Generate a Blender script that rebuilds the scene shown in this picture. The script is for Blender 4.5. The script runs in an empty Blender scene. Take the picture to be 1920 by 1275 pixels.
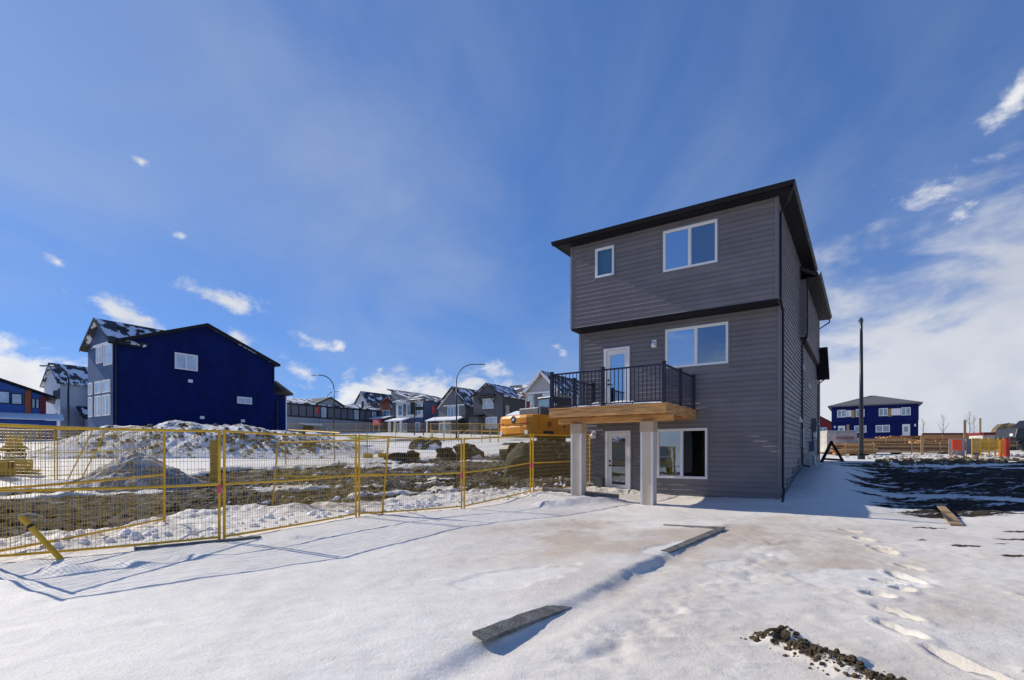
import bpy, math, random
import numpy as np
from mathutils import Vector
random.seed(7)
S = bpy.context.scene
COL = S.collection
R = math.radians
# ---------------------------------------------------------------- camera
cam = bpy.data.cameras.new('camera')
cam.sensor_width = 36; cam.sensor_fit = 'HORIZONTAL'
cam.lens = 18.375; cam.shift_y = 0.1107
cam.clip_start = 0.05; cam.clip_end = 3000
camo = bpy.data.objects.new('camera', cam); COL.objects.link(camo)
camo.location = (0, 0, 1.5); camo.rotation_euler = (R(90), 0, 0)
S.camera = camo
# ---------------------------------------------------------------- exposure
S.view_settings.view_transform = 'Standard'; S.view_settings.look = 'None'
S.view_settings.exposure = 0.0; S.view_settings.gamma = 1
S.cycles.max_bounces = 6; S.cycles.transparent_max_bounces = 12
S.cycles.caustics_reflective = False; S.cycles.caustics_refractive = False
# ---------------------------------------------------------------- sun
SUN_EL = R(32.5)
SH = Vector((-0.8655, 0.5010, 0)).normalized()           # horizontal direction towards the sun
sv = Vector((SH.x*math.cos(SUN_EL), SH.y*math.cos(SUN_EL), math.sin(SUN_EL)))
sl = bpy.data.lights.new('sun', 'SUN'); sl.energy = 4.6; sl.angle = R(0.5); sl.color = (1, 0.92, 0.79)
so = bpy.data.objects.new('sun', sl); COL.objects.link(so)
so.rotation_euler = (-sv).to_track_quat('-Z', 'Y').to_euler(); so.location = (-30, 20, 40)
# ---------------------------------------------------------------- node helpers
class NT:
    def __init__(s, tree): s.t = tree; s.n = tree.nodes; s.l = tree.links
    def new(s, typ, **kw):
        n = s.n.new(typ)
        for k, v in kw.items(): setattr(n, k, v)
        return n
    def put(s, sock, v):
        if isinstance(v, bpy.types.NodeSocket): s.l.new(v, sock)
        elif v is not None:
            if hasattr(sock.default_value, '__len__') and not hasattr(v, '__len__'): v = (v,)*len(sock.default_value)
            if hasattr(sock.default_value, '__len__') and len(sock.default_value) == 4 and len(v) == 3: v = (*v, 1)
            sock.default_value = v
    def math(s, op, a, b=None, c=None, clamp=False):
        n = s.new('ShaderNodeMath', operation=op, use_clamp=clamp)
        for i, v in enumerate((a, b, c)):
            if v is not None: s.put(n.inputs[i], v)
        return n.outputs[0]
    def vm(s, op, a, b=None, scale=None):
        n = s.new('ShaderNodeVectorMath', operation=op)
        s.put(n.inputs[0], a)
        if b is not None: s.put(n.inputs[1], b)
        if scale is not None: s.put(n.inputs['Scale'], scale)
        return n.outputs['Value'] if op in ('DOT_PRODUCT', 'LENGTH') else n.outputs['Vector']
    def mix(s, f, a, b, blend='MIX'):
        n = s.new('ShaderNodeMix', data_type='RGBA', blend_type=blend)
        s.put(n.inputs[0], f); s.put(n.inputs[6], a); s.put(n.inputs[7], b)
        return n.outputs[2]
    def noise(s, vec, scale, detail=4, rough=.55, dist=0.):
        n = s.new('ShaderNodeTexNoise')
        s.put(n.inputs['Vector'], vec); s.put(n.inputs['Scale'], scale); s.put(n.inputs['Detail'], detail)
        s.put(n.inputs['Roughness'], rough); s.put(n.inputs['Distortion'], dist)
        return n.outputs['Fac']
    def ss(s, v, a, b, lo=0., hi=1.):
        n = s.new('ShaderNodeMapRange', interpolation_type='SMOOTHSTEP')
        for i, q in enumerate((v, a, b, lo, hi)): s.put(n.inputs[i], q)
        return n.outputs[0]
    def mapping(s, vec, loc=(0,0,0), rot=(0,0,0), scale=(1,1,1)):
        n = s.new('ShaderNodeMapping'); s.put(n.inputs[0], vec)
        n.inputs[1].default_value = loc; n.inputs[2].default_value = rot; n.inputs[3].default_value = scale
        return n.outputs[0]
    def bump(s, h, strength=.3, dist=.02, normal=None):
        n = s.new('ShaderNodeBump'); s.put(n.inputs['Height'], h); s.put(n.inputs['Strength'], strength); s.put(n.inputs['Distance'], dist)
        if normal is not None: s.put(n.inputs['Normal'], normal)
        return n.outputs[0]
# ---------------------------------------------------------------- sky with clouds
W = bpy.data.worlds.new('World'); S.world = W; W.use_nodes = True
W.cycles.sampling_method = 'MANUAL'; W.cycles.sample_map_resolution = 1024
t = NT(W.node_tree); t.n.clear()
out = t.new('ShaderNodeOutputWorld'); bg = t.new('ShaderNodeBackground')
sky = t.new('ShaderNodeTexSky', sky_type='NISHITA', sun_disc=False, sun_elevation=SUN_EL,
            sun_rotation=math.atan2(SH.x, SH.y), altitude=1050, air_density=1.0, dust_density=0.5, ozone_density=1.5)
bg.inputs[1].default_value = 0.1
dirv = t.new('ShaderNodeTexCoord').outputs['Generated']
sep = t.new('ShaderNodeSeparateXYZ'); t.put(sep.inputs[0], dirv)
dz = sep.outputs[2]
def ray(px, py): return Vector(((px-960)/980, 1, (850-py)/980)).normalized()
n1 = t.noise(t.mapping(dirv, scale=(1, 1, 1.6)), 15, 8, .62, .3)
n2 = t.noise(t.mapping(dirv, loc=(3, 1, 7), scale=(1, 1, 1.3)), 4.0, 6, .58, .2)
dens = None
# (px, py, half-width, half-height in rad, tilt deg, weight): the fair-weather clouds over the estate
CL = [(430, 562, .064, .022, -16, 1.0), (230, 592, .072, .026, -30, 1.05), (572, 632, .045, .018, -22, 1.0), (110, 492, .022, .012, -20, .9),
      (265, 303, .012, .009, 0, .85), (343, 444, .011, .008, 0, .85), (150, 580, .022, .018, 60, .8), (560, 695, .045, .016, -25, .8),
      (638, 645, .012, .014, 30, .75), (1055, 657, .02, .012, -25, .8), (440, 630, .02, .016, -20, .75), (712, 693, .012, .009, 0, .8),
      (30, 716, .22, .062, -4, 1.6), (690, 745, .11, .055, 20, 1.3), (820, 752, .28, .055, 0, 1.35), (880, 722, .10, .03, 20, 1.0), (660, 705, .03, .02, 40, .9),
      (1765, 365, .05, .022, 24, .52), (1895, 188, .08, .018, 33, .55), (1815, 393, .035, .016, 20, .5), (1080, 790, .3, .03, 0, 1.0), (480, 800, .5, .035, 0, .9)]
for (px, py, w, h, tilt, wt) in CL:
    c = ray(px, py); rt = Vector((c.y, -c.x, 0)).normalized(); up = rt.cross(c)
    ca, sa = math.cos(R(tilt)), math.sin(R(tilt))
    e1 = (rt*ca + up*sa)/w; e2 = (up*ca - rt*sa)/h
    dd = t.vm('SUBTRACT', dirv, tuple(c))
    q1 = t.vm('DOT_PRODUCT', dd, tuple(e1)); q2 = t.vm('DOT_PRODUCT', dd, tuple(e2))
    e = t.math('ADD', t.math('MULTIPLY', q1, q1), t.math('MULTIPLY', q2, q2))
    m = t.math('MULTIPLY', t.math('SUBTRACT', 1., t.math('SQRT', t.math('ADD', e, .0001))), wt)
    dens = m if dens is None else t.math('MAXIMUM', dens, m)
dens = t.math('MAXIMUM', dens, -1.)
cum = t.ss(t.math('ADD', t.math('MULTIPLY', dens, .55), t.math('MULTIPLY', t.math('SUBTRACT', n1, .5), 2.1)), .04, .62)
# the soft cloud bank low in the right half of the sky, and beyond the frame on that side
bc = ray(2000, 730); rt = Vector((bc.y, -bc.x, 0)).normalized(); up = rt.cross(bc)
ca, sa = math.cos(R(14)), math.sin(R(14))
q1 = t.vm('DOT_PRODUCT', t.vm('SUBTRACT', dirv, tuple(bc)), tuple((rt*ca+up*sa)/.75)); q2 = t.vm('DOT_PRODUCT', t.vm('SUBTRACT', dirv, tuple(bc)), tuple((up*ca-rt*sa)/.28))
be = t.math('SUBTRACT', 1., t.math('SQRT', t.math('ADD', t.math('ADD', t.math('MULTIPLY', q1, q1), t.math('MULTIPLY', q2, q2)), .0001)))
n3 = t.noise(t.mapping(dirv, loc=(5, 2, 1), rot=(0, R(20), R(30)), scale=(1, 1, 2.2)), 6.5, 7, .56, .25)
bank = t.ss(t.math('ADD', t.math('MULTIPLY', be, 1.3), t.math('MULTIPLY', t.math('SUBTRACT', n3, .5), 2.0)), -.02, .62)
# thin high cirrus over the whole sky
iz = t.math('DIVIDE', 1., t.math('ADD', t.math('MAXIMUM', dz, 0.), .22))
pv = t.vm('SCALE', dirv, scale=iz)
ci = t.noise(t.mapping(pv, rot=(0, 0, R(-50)), scale=(1.15, .7, 1)), 1.25, 7, .55, .5)
ci2 = t.noise(t.mapping(pv, loc=(4, 9, 0), scale=(.5, .5, .5)), 1.0, 3, .5)
cir = t.math('MULTIPLY', t.ss(ci, .30, .85), t.ss(ci2, .25, .7))
ga = t.new('ShaderNodeGamma'); ga.inputs[1].default_value = .58; t.put(ga.inputs[0], sky.outputs[0])
skyc = t.mix(1.0, ga.outputs[0], (.71, 1.28, 2.45), 'MULTIPLY')
c1 = t.mix(t.math('MULTIPLY', cir, .62), skyc, (4.4, 5.2, 6.6))
c2 = t.mix(t.math('MULTIPLY', bank, .88), c1, t.mix(t.ss(n2, .3, .7), (5.2, 5.6, 6.5), (7.6, 7.7, 8.0)))
c3 = t.mix(t.math('MULTIPLY', cum, .95), c2, t.mix(t.ss(n2, .35, .65), (6.6, 6.9, 7.6), (9.2, 9.2, 9.2)))
t.put(bg.inputs[0], c3); t.put(out.inputs[0], bg.outputs[0])
# ---------------------------------------------------------------- materials
MATS = {}
def M(name, col=(.5,.5,.5), rough=.6, *_a, orand=0., **_k):
    return M_(name, col, rough, *_a, orand=orand, **_k)
def M_(name, col=(.5,.5,.5), rough=.6, var=.12, vs=2.5, bump=0., bs=30., metal=0., spec=.4, siding=0., sdir='Z', snow=0., grain=None, sdepth=.6, orand=0.):
    if name in MATS: return MATS[name]
    m = bpy.data.materials.new(name); m.use_nodes = True; MATS[name] = m
    t = NT(m.node_tree); t.n.clear()
    o = t.new('ShaderNodeOutputMaterial'); p = t.new('ShaderNodeBsdfPrincipled'); t.put(o.inputs[0], p.outputs[0])
    oc = t.new('ShaderNodeTexCoord').outputs['Object']
    vec = t.mapping(oc, scale=grain) if grain else oc
    f = t.noise(vec, vs, 5, .6)
    f = t.ss(f, .25, .75)
    c = t.mix(f, tuple(x*(1-var) for x in col), tuple(min(1, x*(1+var)) for x in col))
    if orand:
        oi = t.new('ShaderNodeObjectInfo').outputs['Random']; q = t.math('ADD', 1-orand, t.math('MULTIPLY', oi, 2*orand)); c = t.vm('SCALE', c, scale=q)
    rgh = t.ss(t.noise(vec, vs*3, 3), .3, .7, max(.02, rough-.08), min(1, rough+.08))
    nrm = None
    if bump: nrm = t.bump(t.noise(vec, bs, 5, .6), bump, .02)
    if siding:
        sx = t.new('ShaderNodeSeparateXYZ'); t.put(sx.inputs[0], oc)
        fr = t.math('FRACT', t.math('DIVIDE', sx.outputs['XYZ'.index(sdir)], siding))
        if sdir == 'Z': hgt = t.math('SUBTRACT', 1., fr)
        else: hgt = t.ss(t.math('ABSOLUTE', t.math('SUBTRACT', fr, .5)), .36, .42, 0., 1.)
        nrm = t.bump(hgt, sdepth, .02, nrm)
        ln = t.ss(fr, .0, .22, .45, 1.) if sdir == 'Z' else 1.  # lap shade put into the colour: darker line at each course foot
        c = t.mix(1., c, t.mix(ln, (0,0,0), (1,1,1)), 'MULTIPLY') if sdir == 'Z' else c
    if snow:
        nn = t.noise(t.mapping(oc, scale=(.35, 1, 1)), 1.1, 4, .55)
        ms = t.ss(nn, .62-snow*.35, .66-snow*.35)
        c = t.mix(ms, c, (.82, .84, .88))
    t.put(p.inputs['Base Color'], c); t.put(p.inputs['Roughness'], rgh); p.inputs['Metallic'].default_value = metal
    p.inputs['Specular IOR Level'].default_value = spec
    if nrm is not None: t.put(p.inputs['Normal'], nrm)
    return m
def glass_mat(name, tint, refl, rough=.0):
    m = bpy.data.materials.new(name); m.use_nodes = True; MATS[name] = m
    t = NT(m.node_tree); t.n.clear()
    o = t.new('ShaderNodeOutputMaterial')
    g = t.new('ShaderNodeBsdfGlossy'); g.inputs['Roughness'].default_value = rough; t.put(g.inputs['Color'], (.72, .87, 1.0))
    tr = t.new('ShaderNodeBsdfTransparent'); t.put(tr.inputs['Color'], tint)
    oc = t.new('ShaderNodeTexCoord').outputs['Object']
    t.put(g.inputs['Normal'], t.bump(t.noise(oc, 1.3, 2), .05, .02))
    lw = t.new('ShaderNodeLayerWeight'); lw.inputs['Blend'].default_value = .25
    f = t.math('ADD', refl, t.math('MULTIPLY', lw.outputs['Fresnel'], 1-refl), clamp=True)
    ms = t.new('ShaderNodeMixShader'); t.put(ms.inputs[0], f); t.l.new(tr.outputs[0], ms.inputs[1]); t.l.new(g.outputs[0], ms.inputs[2])
    t.l.new(ms.outputs[0], o.inputs[0])
    return m
# ---------------------------------------------------------------- mesh helpers
class MB:
    def __init__(s): s.v = []; s.f = []
    def add(s, vs, fs):
        n = len(s.v); s.v += [tuple(p) for p in vs]; s.f += [tuple(i+n for i in q) for q in fs]; return s
    def box(s, x0, x1, y0, y1, z0, z1):
        if x0 > x1: x0, x1 = x1, x0
        if y0 > y1: y0, y1 = y1, y0
        if z0 > z1: z0, z1 = z1, z0
        return s.add([(x0,y0,z0),(x1,y0,z0),(x1,y1,z0),(x0,y1,z0),(x0,y0,z1),(x1,y0,z1),(x1,y1,z1),(x0,y1,z1)],
              [(3,2,1,0),(4,5,6,7),(0,1,5,4),(1,2,6,5),(2,3,7,6),(3,0,4,7)])
    def hexa(s, p): # eight points, bottom four then top four
        return s.add(p, [(3,2,1,0),(4,5,6,7),(0,1,5,4),(1,2,6,5),(2,3,7,6),(3,0,4,7)])
    def beam(s, a, b, w, h, up=(0,0,1)):
        a, b = Vector(a), Vector(b); dr = (b-a).normalized(); up = Vector(up)
        if abs(dr.dot(up)) > .98: up = Vector((0, 1, 0))
        sd = dr.cross(up).normalized(); u2 = sd.cross(dr)
        q = [a-sd*w/2-u2*h/2, a+sd*w/2-u2*h/2, b+sd*w/2-u2*h/2, b-sd*w/2-u2*h/2]
        return s.hexa([*q, *[x+u2*h for x in q]])
    def tube(s, pts, r, n=8, caps=True):
        pts = [Vector(p) for p in pts]; rs = r if hasattr(r, '__len__') else [r]*len(pts)
        base = len(s.v); ref = None
        for i, p in enumerate(pts):
            dr = (pts[min(i+1, len(pts)-1)]-pts[max(i-1, 0)]).normalized()
            if ref is None: ref = Vector((0,0,1)) if abs(dr.z) < .9 else Vector((1,0,0))
            sd = dr.cross(ref).normalized(); u = sd.cross(dr); ref = u
            for k in range(n):
                an = 2*math.pi*k/n; q = p + (sd*math.cos(an)+u*math.sin(an))*rs[i]; s.v.append(tuple(q))
        for i in range(len(pts)-1):
            for k in range(n):
                k2 = (k+1) % n
                s.f.append((base+i*n+k, base+i*n+k2, base+(i+1)*n+k2, base+(i+1)*n+k))
        if caps:
            s.f.append(tuple(base+k for k in reversed(range(n)))); s.f.append(tuple(base+(len(pts)-1)*n+k for k in range(n)))
        return s
    def prism(s, poly, axis, c0, c1): # polygon in the two other axes, extruded along axis
        def P(u, v, c): return {'x': (c,u,v), 'y': (u,c,v), 'z': (u,v,c)}[axis]
        n = len(poly); vs = [P(u,v,c0) for u,v in poly]+[P(u,v,c1) for u,v in poly]
        return s.add(vs, [tuple(range(n)), tuple(reversed(range(n, 2*n)))]+[(i, i+n, (i+1)%n+n, (i+1)%n) for i in range(n)])
    def mesh(s, name):
        me = bpy.data.meshes.new(name); me.from_pydata(s.v, [], s.f); me.validate(); me.update()
        import bmesh
        bm = bmesh.new(); bm.from_mesh(me); bmesh.ops.recalc_face_normals(bm, faces=bm.faces); bm.to_mesh(me); bm.free()
        return me
    def build(s, name, mat, parent=None, smooth=False, bevel=0., **kw):
        me = s.mesh(name)
        if mat is not None: me.materials.append(mat)
        if smooth: me.polygons.foreach_set('use_smooth', [True]*len(me.polygons))
        return link(name, me, parent, bevel, **kw)
def link(name, me, parent=None, bevel=0., **kw):
    o = bpy.data.objects.new(name, me); COL.objects.link(o)
    if parent is not None: o.parent = parent
    if bevel:
        b = o.modifiers.new('bevel', 'BEVEL'); b.width = bevel; b.segments = 2; b.limit_method = 'ANGLE'
    for k, v in kw.items(): o[k] = v
    return o
def thing(name, label, cat, loc=(0,0,0), rz=0., group=None):
    o = bpy.data.objects.new(name, None); COL.objects.link(o); o.empty_display_size = .2
    o.location = loc; o.rotation_euler = (0, 0, rz); o['label'] = label; o['category'] = cat
    if group: o['group'] = group
    return o
def copy_tree(o, parent=None):
    c = o.copy(); COL.objects.link(c); c.parent = parent
    for ch in list(o.children): copy_tree(ch, c)
    return c
# ---------------------------------------------------------------- ground
HR = R(-34.04)                                            # the estate's axes: local x along the rear walls, local y along the side walls
rx, ry = 0.8286, -0.5598; ddx, ddy = 0.5598, 0.8286
LX, LY = 2.43, 18.73                                      # rear left corner of the dark house
HTAB = np.random.default_rng(5).random((512, 512))
def hash2(ix, iy, seed):
    return HTAB[(ix.astype(np.int32)+seed*37) & 511, (iy.astype(np.int32)+seed*101) & 511]
def vn(x, y, seed=0):
    ix, iy = np.floor(x), np.floor(y); fx, fy = x-ix, y-iy
    fx = fx*fx*fx*(fx*(fx*6-15)+10); fy = fy*fy*fy*(fy*(fy*6-15)+10)
    a, b, c, d = hash2(ix,iy,seed), hash2(ix+1,iy,seed), hash2(ix,iy+1,seed), hash2(ix+1,iy+1,seed)
    return (a+(b-a)*fx)*(1-fy)+(c+(d-c)*fx)*fy
def fbm(x, y, sc, oct=4, seed=0, g=.5):
    s = 0; a = 1; n = 0
    for i in range(oct):
        s = s+a*(vn(x*sc+17.3*i, y*sc-9.1*i, seed+i)-.5); n += a; a *= g; sc *= 2.03
    return s/n*2
def sst(v, a, b):
    q = np.clip((v-a)/(b-a), 0, 1); return q*q*(3-2*q)
ZLy = [-400,0,8,14,17,20,25,35,45,60,80,112,200,400,900]; ZLz = [0.0,0.02,.05,.08,.2,.5,.95,1.7,2.3,3.1,4.2,6.3,7.0,6.0,-8]
ZRb = [-400,-30,-4,-1,2,7,12,23,35,50,79,120,400,900]; ZRz = [0,0,0,.08,.3,.85,1.05,1.16,1.5,2.1,3.1,3.0,1.5,-8]
MUD = [(-26,10),(-19,15.5),(-16.7,17.0),(-15.0,18.4),(-13.7,19.8),(-12.6,21.6),(-11.6,23.2),(-9.4,24.0),(-6.9,25.2),(-5.2,27.0),(-3.5,29.0),(-0.4,31.0),(4.3,33.0),(8.1,33.4),(6,22.5),
       (3.3,19.6),(2.2,18.4),(0.7,17.9),(-1.6,16.9),(-3.3,16.2),(-4.0,15.0),(-5.2,14.3),(-6.0,13.4),(-6.9,12.6),(-7.2,10.9),(-7.6,9.6),(-8.0,8.6),(-8.9,7.6),(-11,5)]
def inpoly_dist(x, y, poly):
    """signed distance, positive inside"""
    dmin = np.full(x.shape, 1e9); ins = np.zeros(x.shape, bool); n = len(poly)
    for i in range(n):
        x1, y1 = poly[i]; x2, y2 = poly[(i+1) % n]
        ex, ey = x2-x1, y2-y1
        tt = np.clip(((x-x1)*ex+(y-y1)*ey)/(ex*ex+ey*ey), 0, 1)
        dmin = np.minimum(dmin, np.hypot(x-x1-tt*ex, y-y1-tt*ey))
        cr = ((y1 > y) != (y2 > y)) & (x < (x2-x1)*(y-y1)/(y2-y1+1e-12)+x1)
        ins ^= cr
    return np.where(ins, dmin, -dmin)
FENCE = [(-9.1,5.8),(-7.15,7.3),(-4.82,8.69),(-3.47,11.76),(-1.28,13.6),(.62,16.3),(2.6,18.3),(4.5,20.5)]
def polyd(x, y, pl):
    dmin = np.full(x.shape, 1e9)
    for (x1,y1),(x2,y2) in zip(pl[:-1], pl[1:]):
        ex, ey = x2-x1, y2-y1
        tt = np.clip(((x-x1)*ex+(y-y1)*ey)/(ex*ex+ey*ey), 0, 1)
        dmin = np.minimum(dmin, np.hypot(x-x1-tt*ex, y-y1-tt*ey))
    return dmin
PRINTS = [(3.87,5.54,.11,.16,.10,20),(3.62,4.92,.075,.27,.08,8),(3.28,4.42,.075,.27,.08,4),(4.78,6.36,.09,.3,.07,0),(5.2,6.84,.07,.2,.05,10),(4.33,5.80,.10,.16,.10,-20),(4.42,6.15,.09,.17,.08,30),
          (5.6,7.84,.09,.22,.06,0),(5.75,8.2,.08,.2,.05,10),(6.03,8.95,.1,.22,.05,0),(6.4,9.9,.1,.24,.05,10),(3.2,3.72,.06,.36,.07,2),(3.52,3.35,.06,.2,.05,0),(5.5,5.4,.06,.2,.02,30),(6.2,5.9,.07,.16,.02,-20)]
BLOBS = [(7.2,8.3,.28,.11),(6.95,8.9,.16,.07),(8.85,9.15,.45,.16),(7.25,7.5,.2,.07),(8.0,8.55,.14,.05),(8.3,10.4,.4,.08),(9.9,10.0,.5,.08),(8.6,8.3,.12,.05)]
def ground(x, y, full=False):
    x = np.asarray(x, float); y = np.asarray(y, float)
    a = (x-LX)*rx+(y-LY)*ry; b = (x-LX)*ddx+(y-LY)*ddy
    zl = np.interp(y, ZLy, ZLz); zr = np.interp(b, ZRb, ZRz)
    w = sst(a, 1.0, 6.4)
    z = zl*(1-w)+zr*w
    near = 1-sst(np.hypot(x, y), 30, 60)
    z = z+near*.05*fbm(x, y, .18, 3, 3)*(1-sst(np.abs(a-3.2), 3.0, 4.2)*0)
    md = inpoly_dist(x, y, MUD)+.8*fbm(x*.6, y*1.2, .7, 4, 11)+.3*fbm(x, y, 2.4, 3, 12)
    mud = sst(md, -.12, .3)*(1-.95*sst(fbm(x*.45+y*.1, y*1.6-x*.3, .42, 5, 13), .36, .46))
    # ruts and clods in the mud
    cv = y-.22*x; rut = np.abs(np.sin(cv*2.1+1.2*fbm(x*.25, cv, .5, 3, 22)))
    z = z+mud*.10*(rut-.6)*(.5+fbm(x*.3, cv, .4, 2, 23))
    rt = fbm(x*.35+.25*y, y*1.5-x*.25, 1.0, 4, 21)
    rid = 1-np.abs(fbm(x*.5+y*.2, y*1.9-x*.3, 1.6, 3, 24))*2
    z = z+mud*(-.14+.11*rt+.12*rid+.08*fbm(x, y, 4.5, 3, 25)+.03*fbm(x, y, 11, 2, 26))
    # ploughed snow heaped along the fence
    fd = polyd(x, y, FENCE); aa = a; side = sst(md, -3.2, -.2)*(1-mud)
    z = z+side*(.05+.16*np.maximum(0, fbm(x, y, 1.1, 4, 31))+.07*fbm(x, y, 3.2, 3, 32)+.03*fbm(x, y, 8, 2, 33))
    yard = (1-sst(md, -2.6, -1.2))*(1-sst(y, 20, 24))
    # wind-packed snow in the yard
    z = z+yard*(.02*fbm(x*1.0, y*.8, .55, 3, 41)+.010*fbm(x*1.5+y*.7, y*1.5-x*.7, 1.4, 3, 42)+.004*fbm(x, y, 5, 3, 43))
    rgt = sst(a, 5.6, 7.0)*(1-sst(b, -3.5, -1.5))
    cp = sst(fbm(x, y, .5, 3, 45), -.15, .35)
    rdg = 1-2*np.abs(fbm(x*1.3+y*.9, y*1.6-x*.8, 1.5, 3, 46)); rdg = np.maximum(rdg-.55, 0)
    z = z+yard*(.020*rdg*(.35+.65*cp)+rgt*(.010*np.maximum(fbm(x, y, 2.6, 4, 47), -.1)+.007*fbm(x, y, 9, 3, 48)))
    icy = np.zeros(x.shape)
    for (qx, qy, sx, sy, ang) in [(.05,6.15,1.0,.42,35),(2.35,8.0,.85,.22,55),(2.9,7.05,.4,.2,40),(4.2,6.3,.9,.4,10)]:
        c, s_ = math.cos(R(ang)), math.sin(R(ang)); u = (x-qx)*c+(y-qy)*s_; v = -(x-qx)*s_+(y-qy)*c
        icy = np.maximum(icy, sst(1-np.sqrt((u/sx)**2+(v/sy)**2)+.5*fbm(x, y, 2.6, 4, 49), .0, .06))
    z = z-.012*icy
    # snow lip along the buried edging
    al = a-(5.93+.03*(b+13.7)*.6)
    amp = np.interp(b, [-16,-14.3,-13.5,-12.2,-10.2,-8.6,-6,-4.6], [0,.02,.07,.035,.095,.03,.015,0])
    wob = .05*fbm(x, y, 2.2, 3, 51)+.03*fbm(x, y, 7, 2, 52)
    z = z+amp*(sst(al, -2.2, -.05)*(1-sst(al+wob, .02, .20)))
    z = z-.018*np.interp(b, [-16,-14,-12,-9.5,-7], [0,.8,1,.9,0])*np.exp(-((al-.28)/.16)**2)
    # crusted, trodden strip
    cd = polyd(x, y, [(.55,3.9),(1.2,4.6),(2.1,5.6),(3.3,7.0),(4.6,9.0)])
    z = z+np.exp(-(cd/.32)**2)*(.055*np.minimum(fbm(x, y, 3.4, 4, 61), .15)+.012*fbm(x, y, 12, 2, 62))
    for (fx, fy, sw, sl_, dp, rot) in PRINTS:
        c, s_ = math.cos(R(rot)), math.sin(R(rot)); u = (x-fx)*c+(y-fy)*s_; v = -(x-fx)*s_+(y-fy)*c
        q = np.sqrt((u/sw)**2+(v/sl_)**2)
        z = z-1.6*dp*(1-sst(q, .68, 1.02))+.02*np.exp(-((q-1.25)/.22)**2)
    # drifts: along the side wall, by the door step, left corner of the deck
    z = z+.5*np.exp(-((a-7.3)/.9)**2-((b-4.4)/2.8)**2)-.12*np.exp(-((a-9.4)/1.2)**2-((b-2)/3.0)**2)+.10*np.exp(-((a-.6)/1.2)**2-((b+2.6)/1.2)**2)
    z = z-.05*np.exp(-((a-3)/2.5)**2-((b+1)/1.2)**2)
    dr = polyd(x, y, [(.9,14.3),(1.8,14.9),(2.9,15.4)])
    z = z+.10*np.exp(-(dr/.35)**2)*(1+.6*fbm(x, y, 2.5, 3, 71))
    lots = sst(fbm(x*.5, y*.9, .12, 5, 73), .0, .22)*sst(y, 47, 53)*(1-sst(y, 72, 80))*(1-w)
    mud = np.maximum(mud, lots*.8)
    # small lumps of snow at the left
    for (qx,qy,sx,sy,h) in [(-5.6,6.6,.35,.18,.09),(-5.0,6.9,.30,.12,.07),(-5.9,5.9,.5,.12,.05),(-4.6,7.4,.5,.12,.05),(-6.4,6.2,.4,.15,.06),(-3.6,8.9,.35,.1,.04)]:
        z = z+h*np.exp(-((x-qx)/sx)**2-((y-qy)/sy)**2)*(1+.5*fbm(x, y, 4, 2, 75))
    # dark soil of the bank on the right
    sd = inpoly_dist(a, b, [(7.4,14.5),(8.2,8.2),(8.3,5.5),(9.0,1.5),(12,1.5),(40,2),(40,16),(14,12.0)])
    st = fbm(a*.5, b*2.6, .8, 4, 81)
    soil = sst(sd+2.1*st, -.3, .7)*(1-sst(b, 8.6, 10.0)*sst(a, 8.5, 9.5))
    soil2 = sst(inpoly_dist(a, b, [(7.9,3.5),(8.3,-1.6),(9.6,-3.0),(12,-1.2),(24,-1),(24,2.5),(9,2.5)])+.9*fbm(a*.35, b*3.2, 1.2, 4, 83)-.75, -.15, .55)
    # frozen earth beyond the bank
    band = sst(fbm(x*.5, y*1.5, .5, 5, 85), -.05, .25)*sst(b, 9.2, 10.4)*(1-sst(b, 16, 24))*sst(a, 9, 10)
    soil = np.maximum(soil, np.maximum(soil2*.9, band*.8))
    z = z+soil*(.10*fbm(x, y, 1.2, 4, 86)+.04*fbm(x, y, 7, 3, 87))*near
    earth = np.zeros(x.shape)
    for (bx, by, s1, s2) in BLOBS:
        earth = np.maximum(earth, sst(1-np.sqrt(((x-bx)/s1)**2+((y-by)/s2)**2)+.6*fbm(x, y, 6, 3, 91), -.05, .3))
    hd = polyd(x, y, [(2.05,4.25),(2.2,3.92),(2.36,3.58),(2.42,3.2)])
    heap = sst(.20-hd+.22*fbm(x, y, 4.5, 4, 92), -.02, .14)
    z = z+heap*(.05+.07*np.maximum(-.1, fbm(x, y, 7, 3, 93))+.03*fbm(x, y, 18, 2, 94))
    earth = np.maximum(earth, heap*sst(fbm(x, y, 8, 3, 95), -.25, .1))
    z = z+earth*.02*fbm(x, y, 14, 2, 96)
    # keep the earth under the houses' floors
    inh = (1-sst(np.maximum(np.abs(a-3.2)-2.9, np.abs(b-8)-7.8), -.2, .1))
    z = np.where(inh > 0, z*(1-inh)+np.minimum(z, -.2)*inh, z)
    if not full: return z
    dust = 1.15*np.exp(-((x-1.2)/2.3)**2-((y-9.5)/3.0)**2)+.9*np.exp(-((a-6.5)/1.6)**2-((b+5.0)/2.6)**2)+.5*np.exp(-((a-7.5)/2.5)**2-((b+9)/3)**2)
    dust = dust+.45*side+.35*sst(a, 5.5, 7.5)*(1-sst(b, -4, 0))
    dust = np.clip(dust*(1-.9*icy)*(.65+.9*fbm(x*1.1+y*.3, y*1.2-x*.5, .8, 4, 97)), 0, 1)
    return z, mud, soil, earth, dust
def gz(x, y): return float(ground(np.array([x]), np.array([y]))[0])
def axis(segs):
    o = []
    for (a0, b0, n) in segs: o += list(np.linspace(a0, b0, n, endpoint=False))
    return np.array(o+[segs[-1][1]])
gx = axis([(-900,-200,8),(-200,-60,24),(-60,-22,76),(-22,-9.5,110),(-9.5,12.5,560),(12.5,24,100),(24,60,72),(60,200,20),(200,900,8)])
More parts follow.
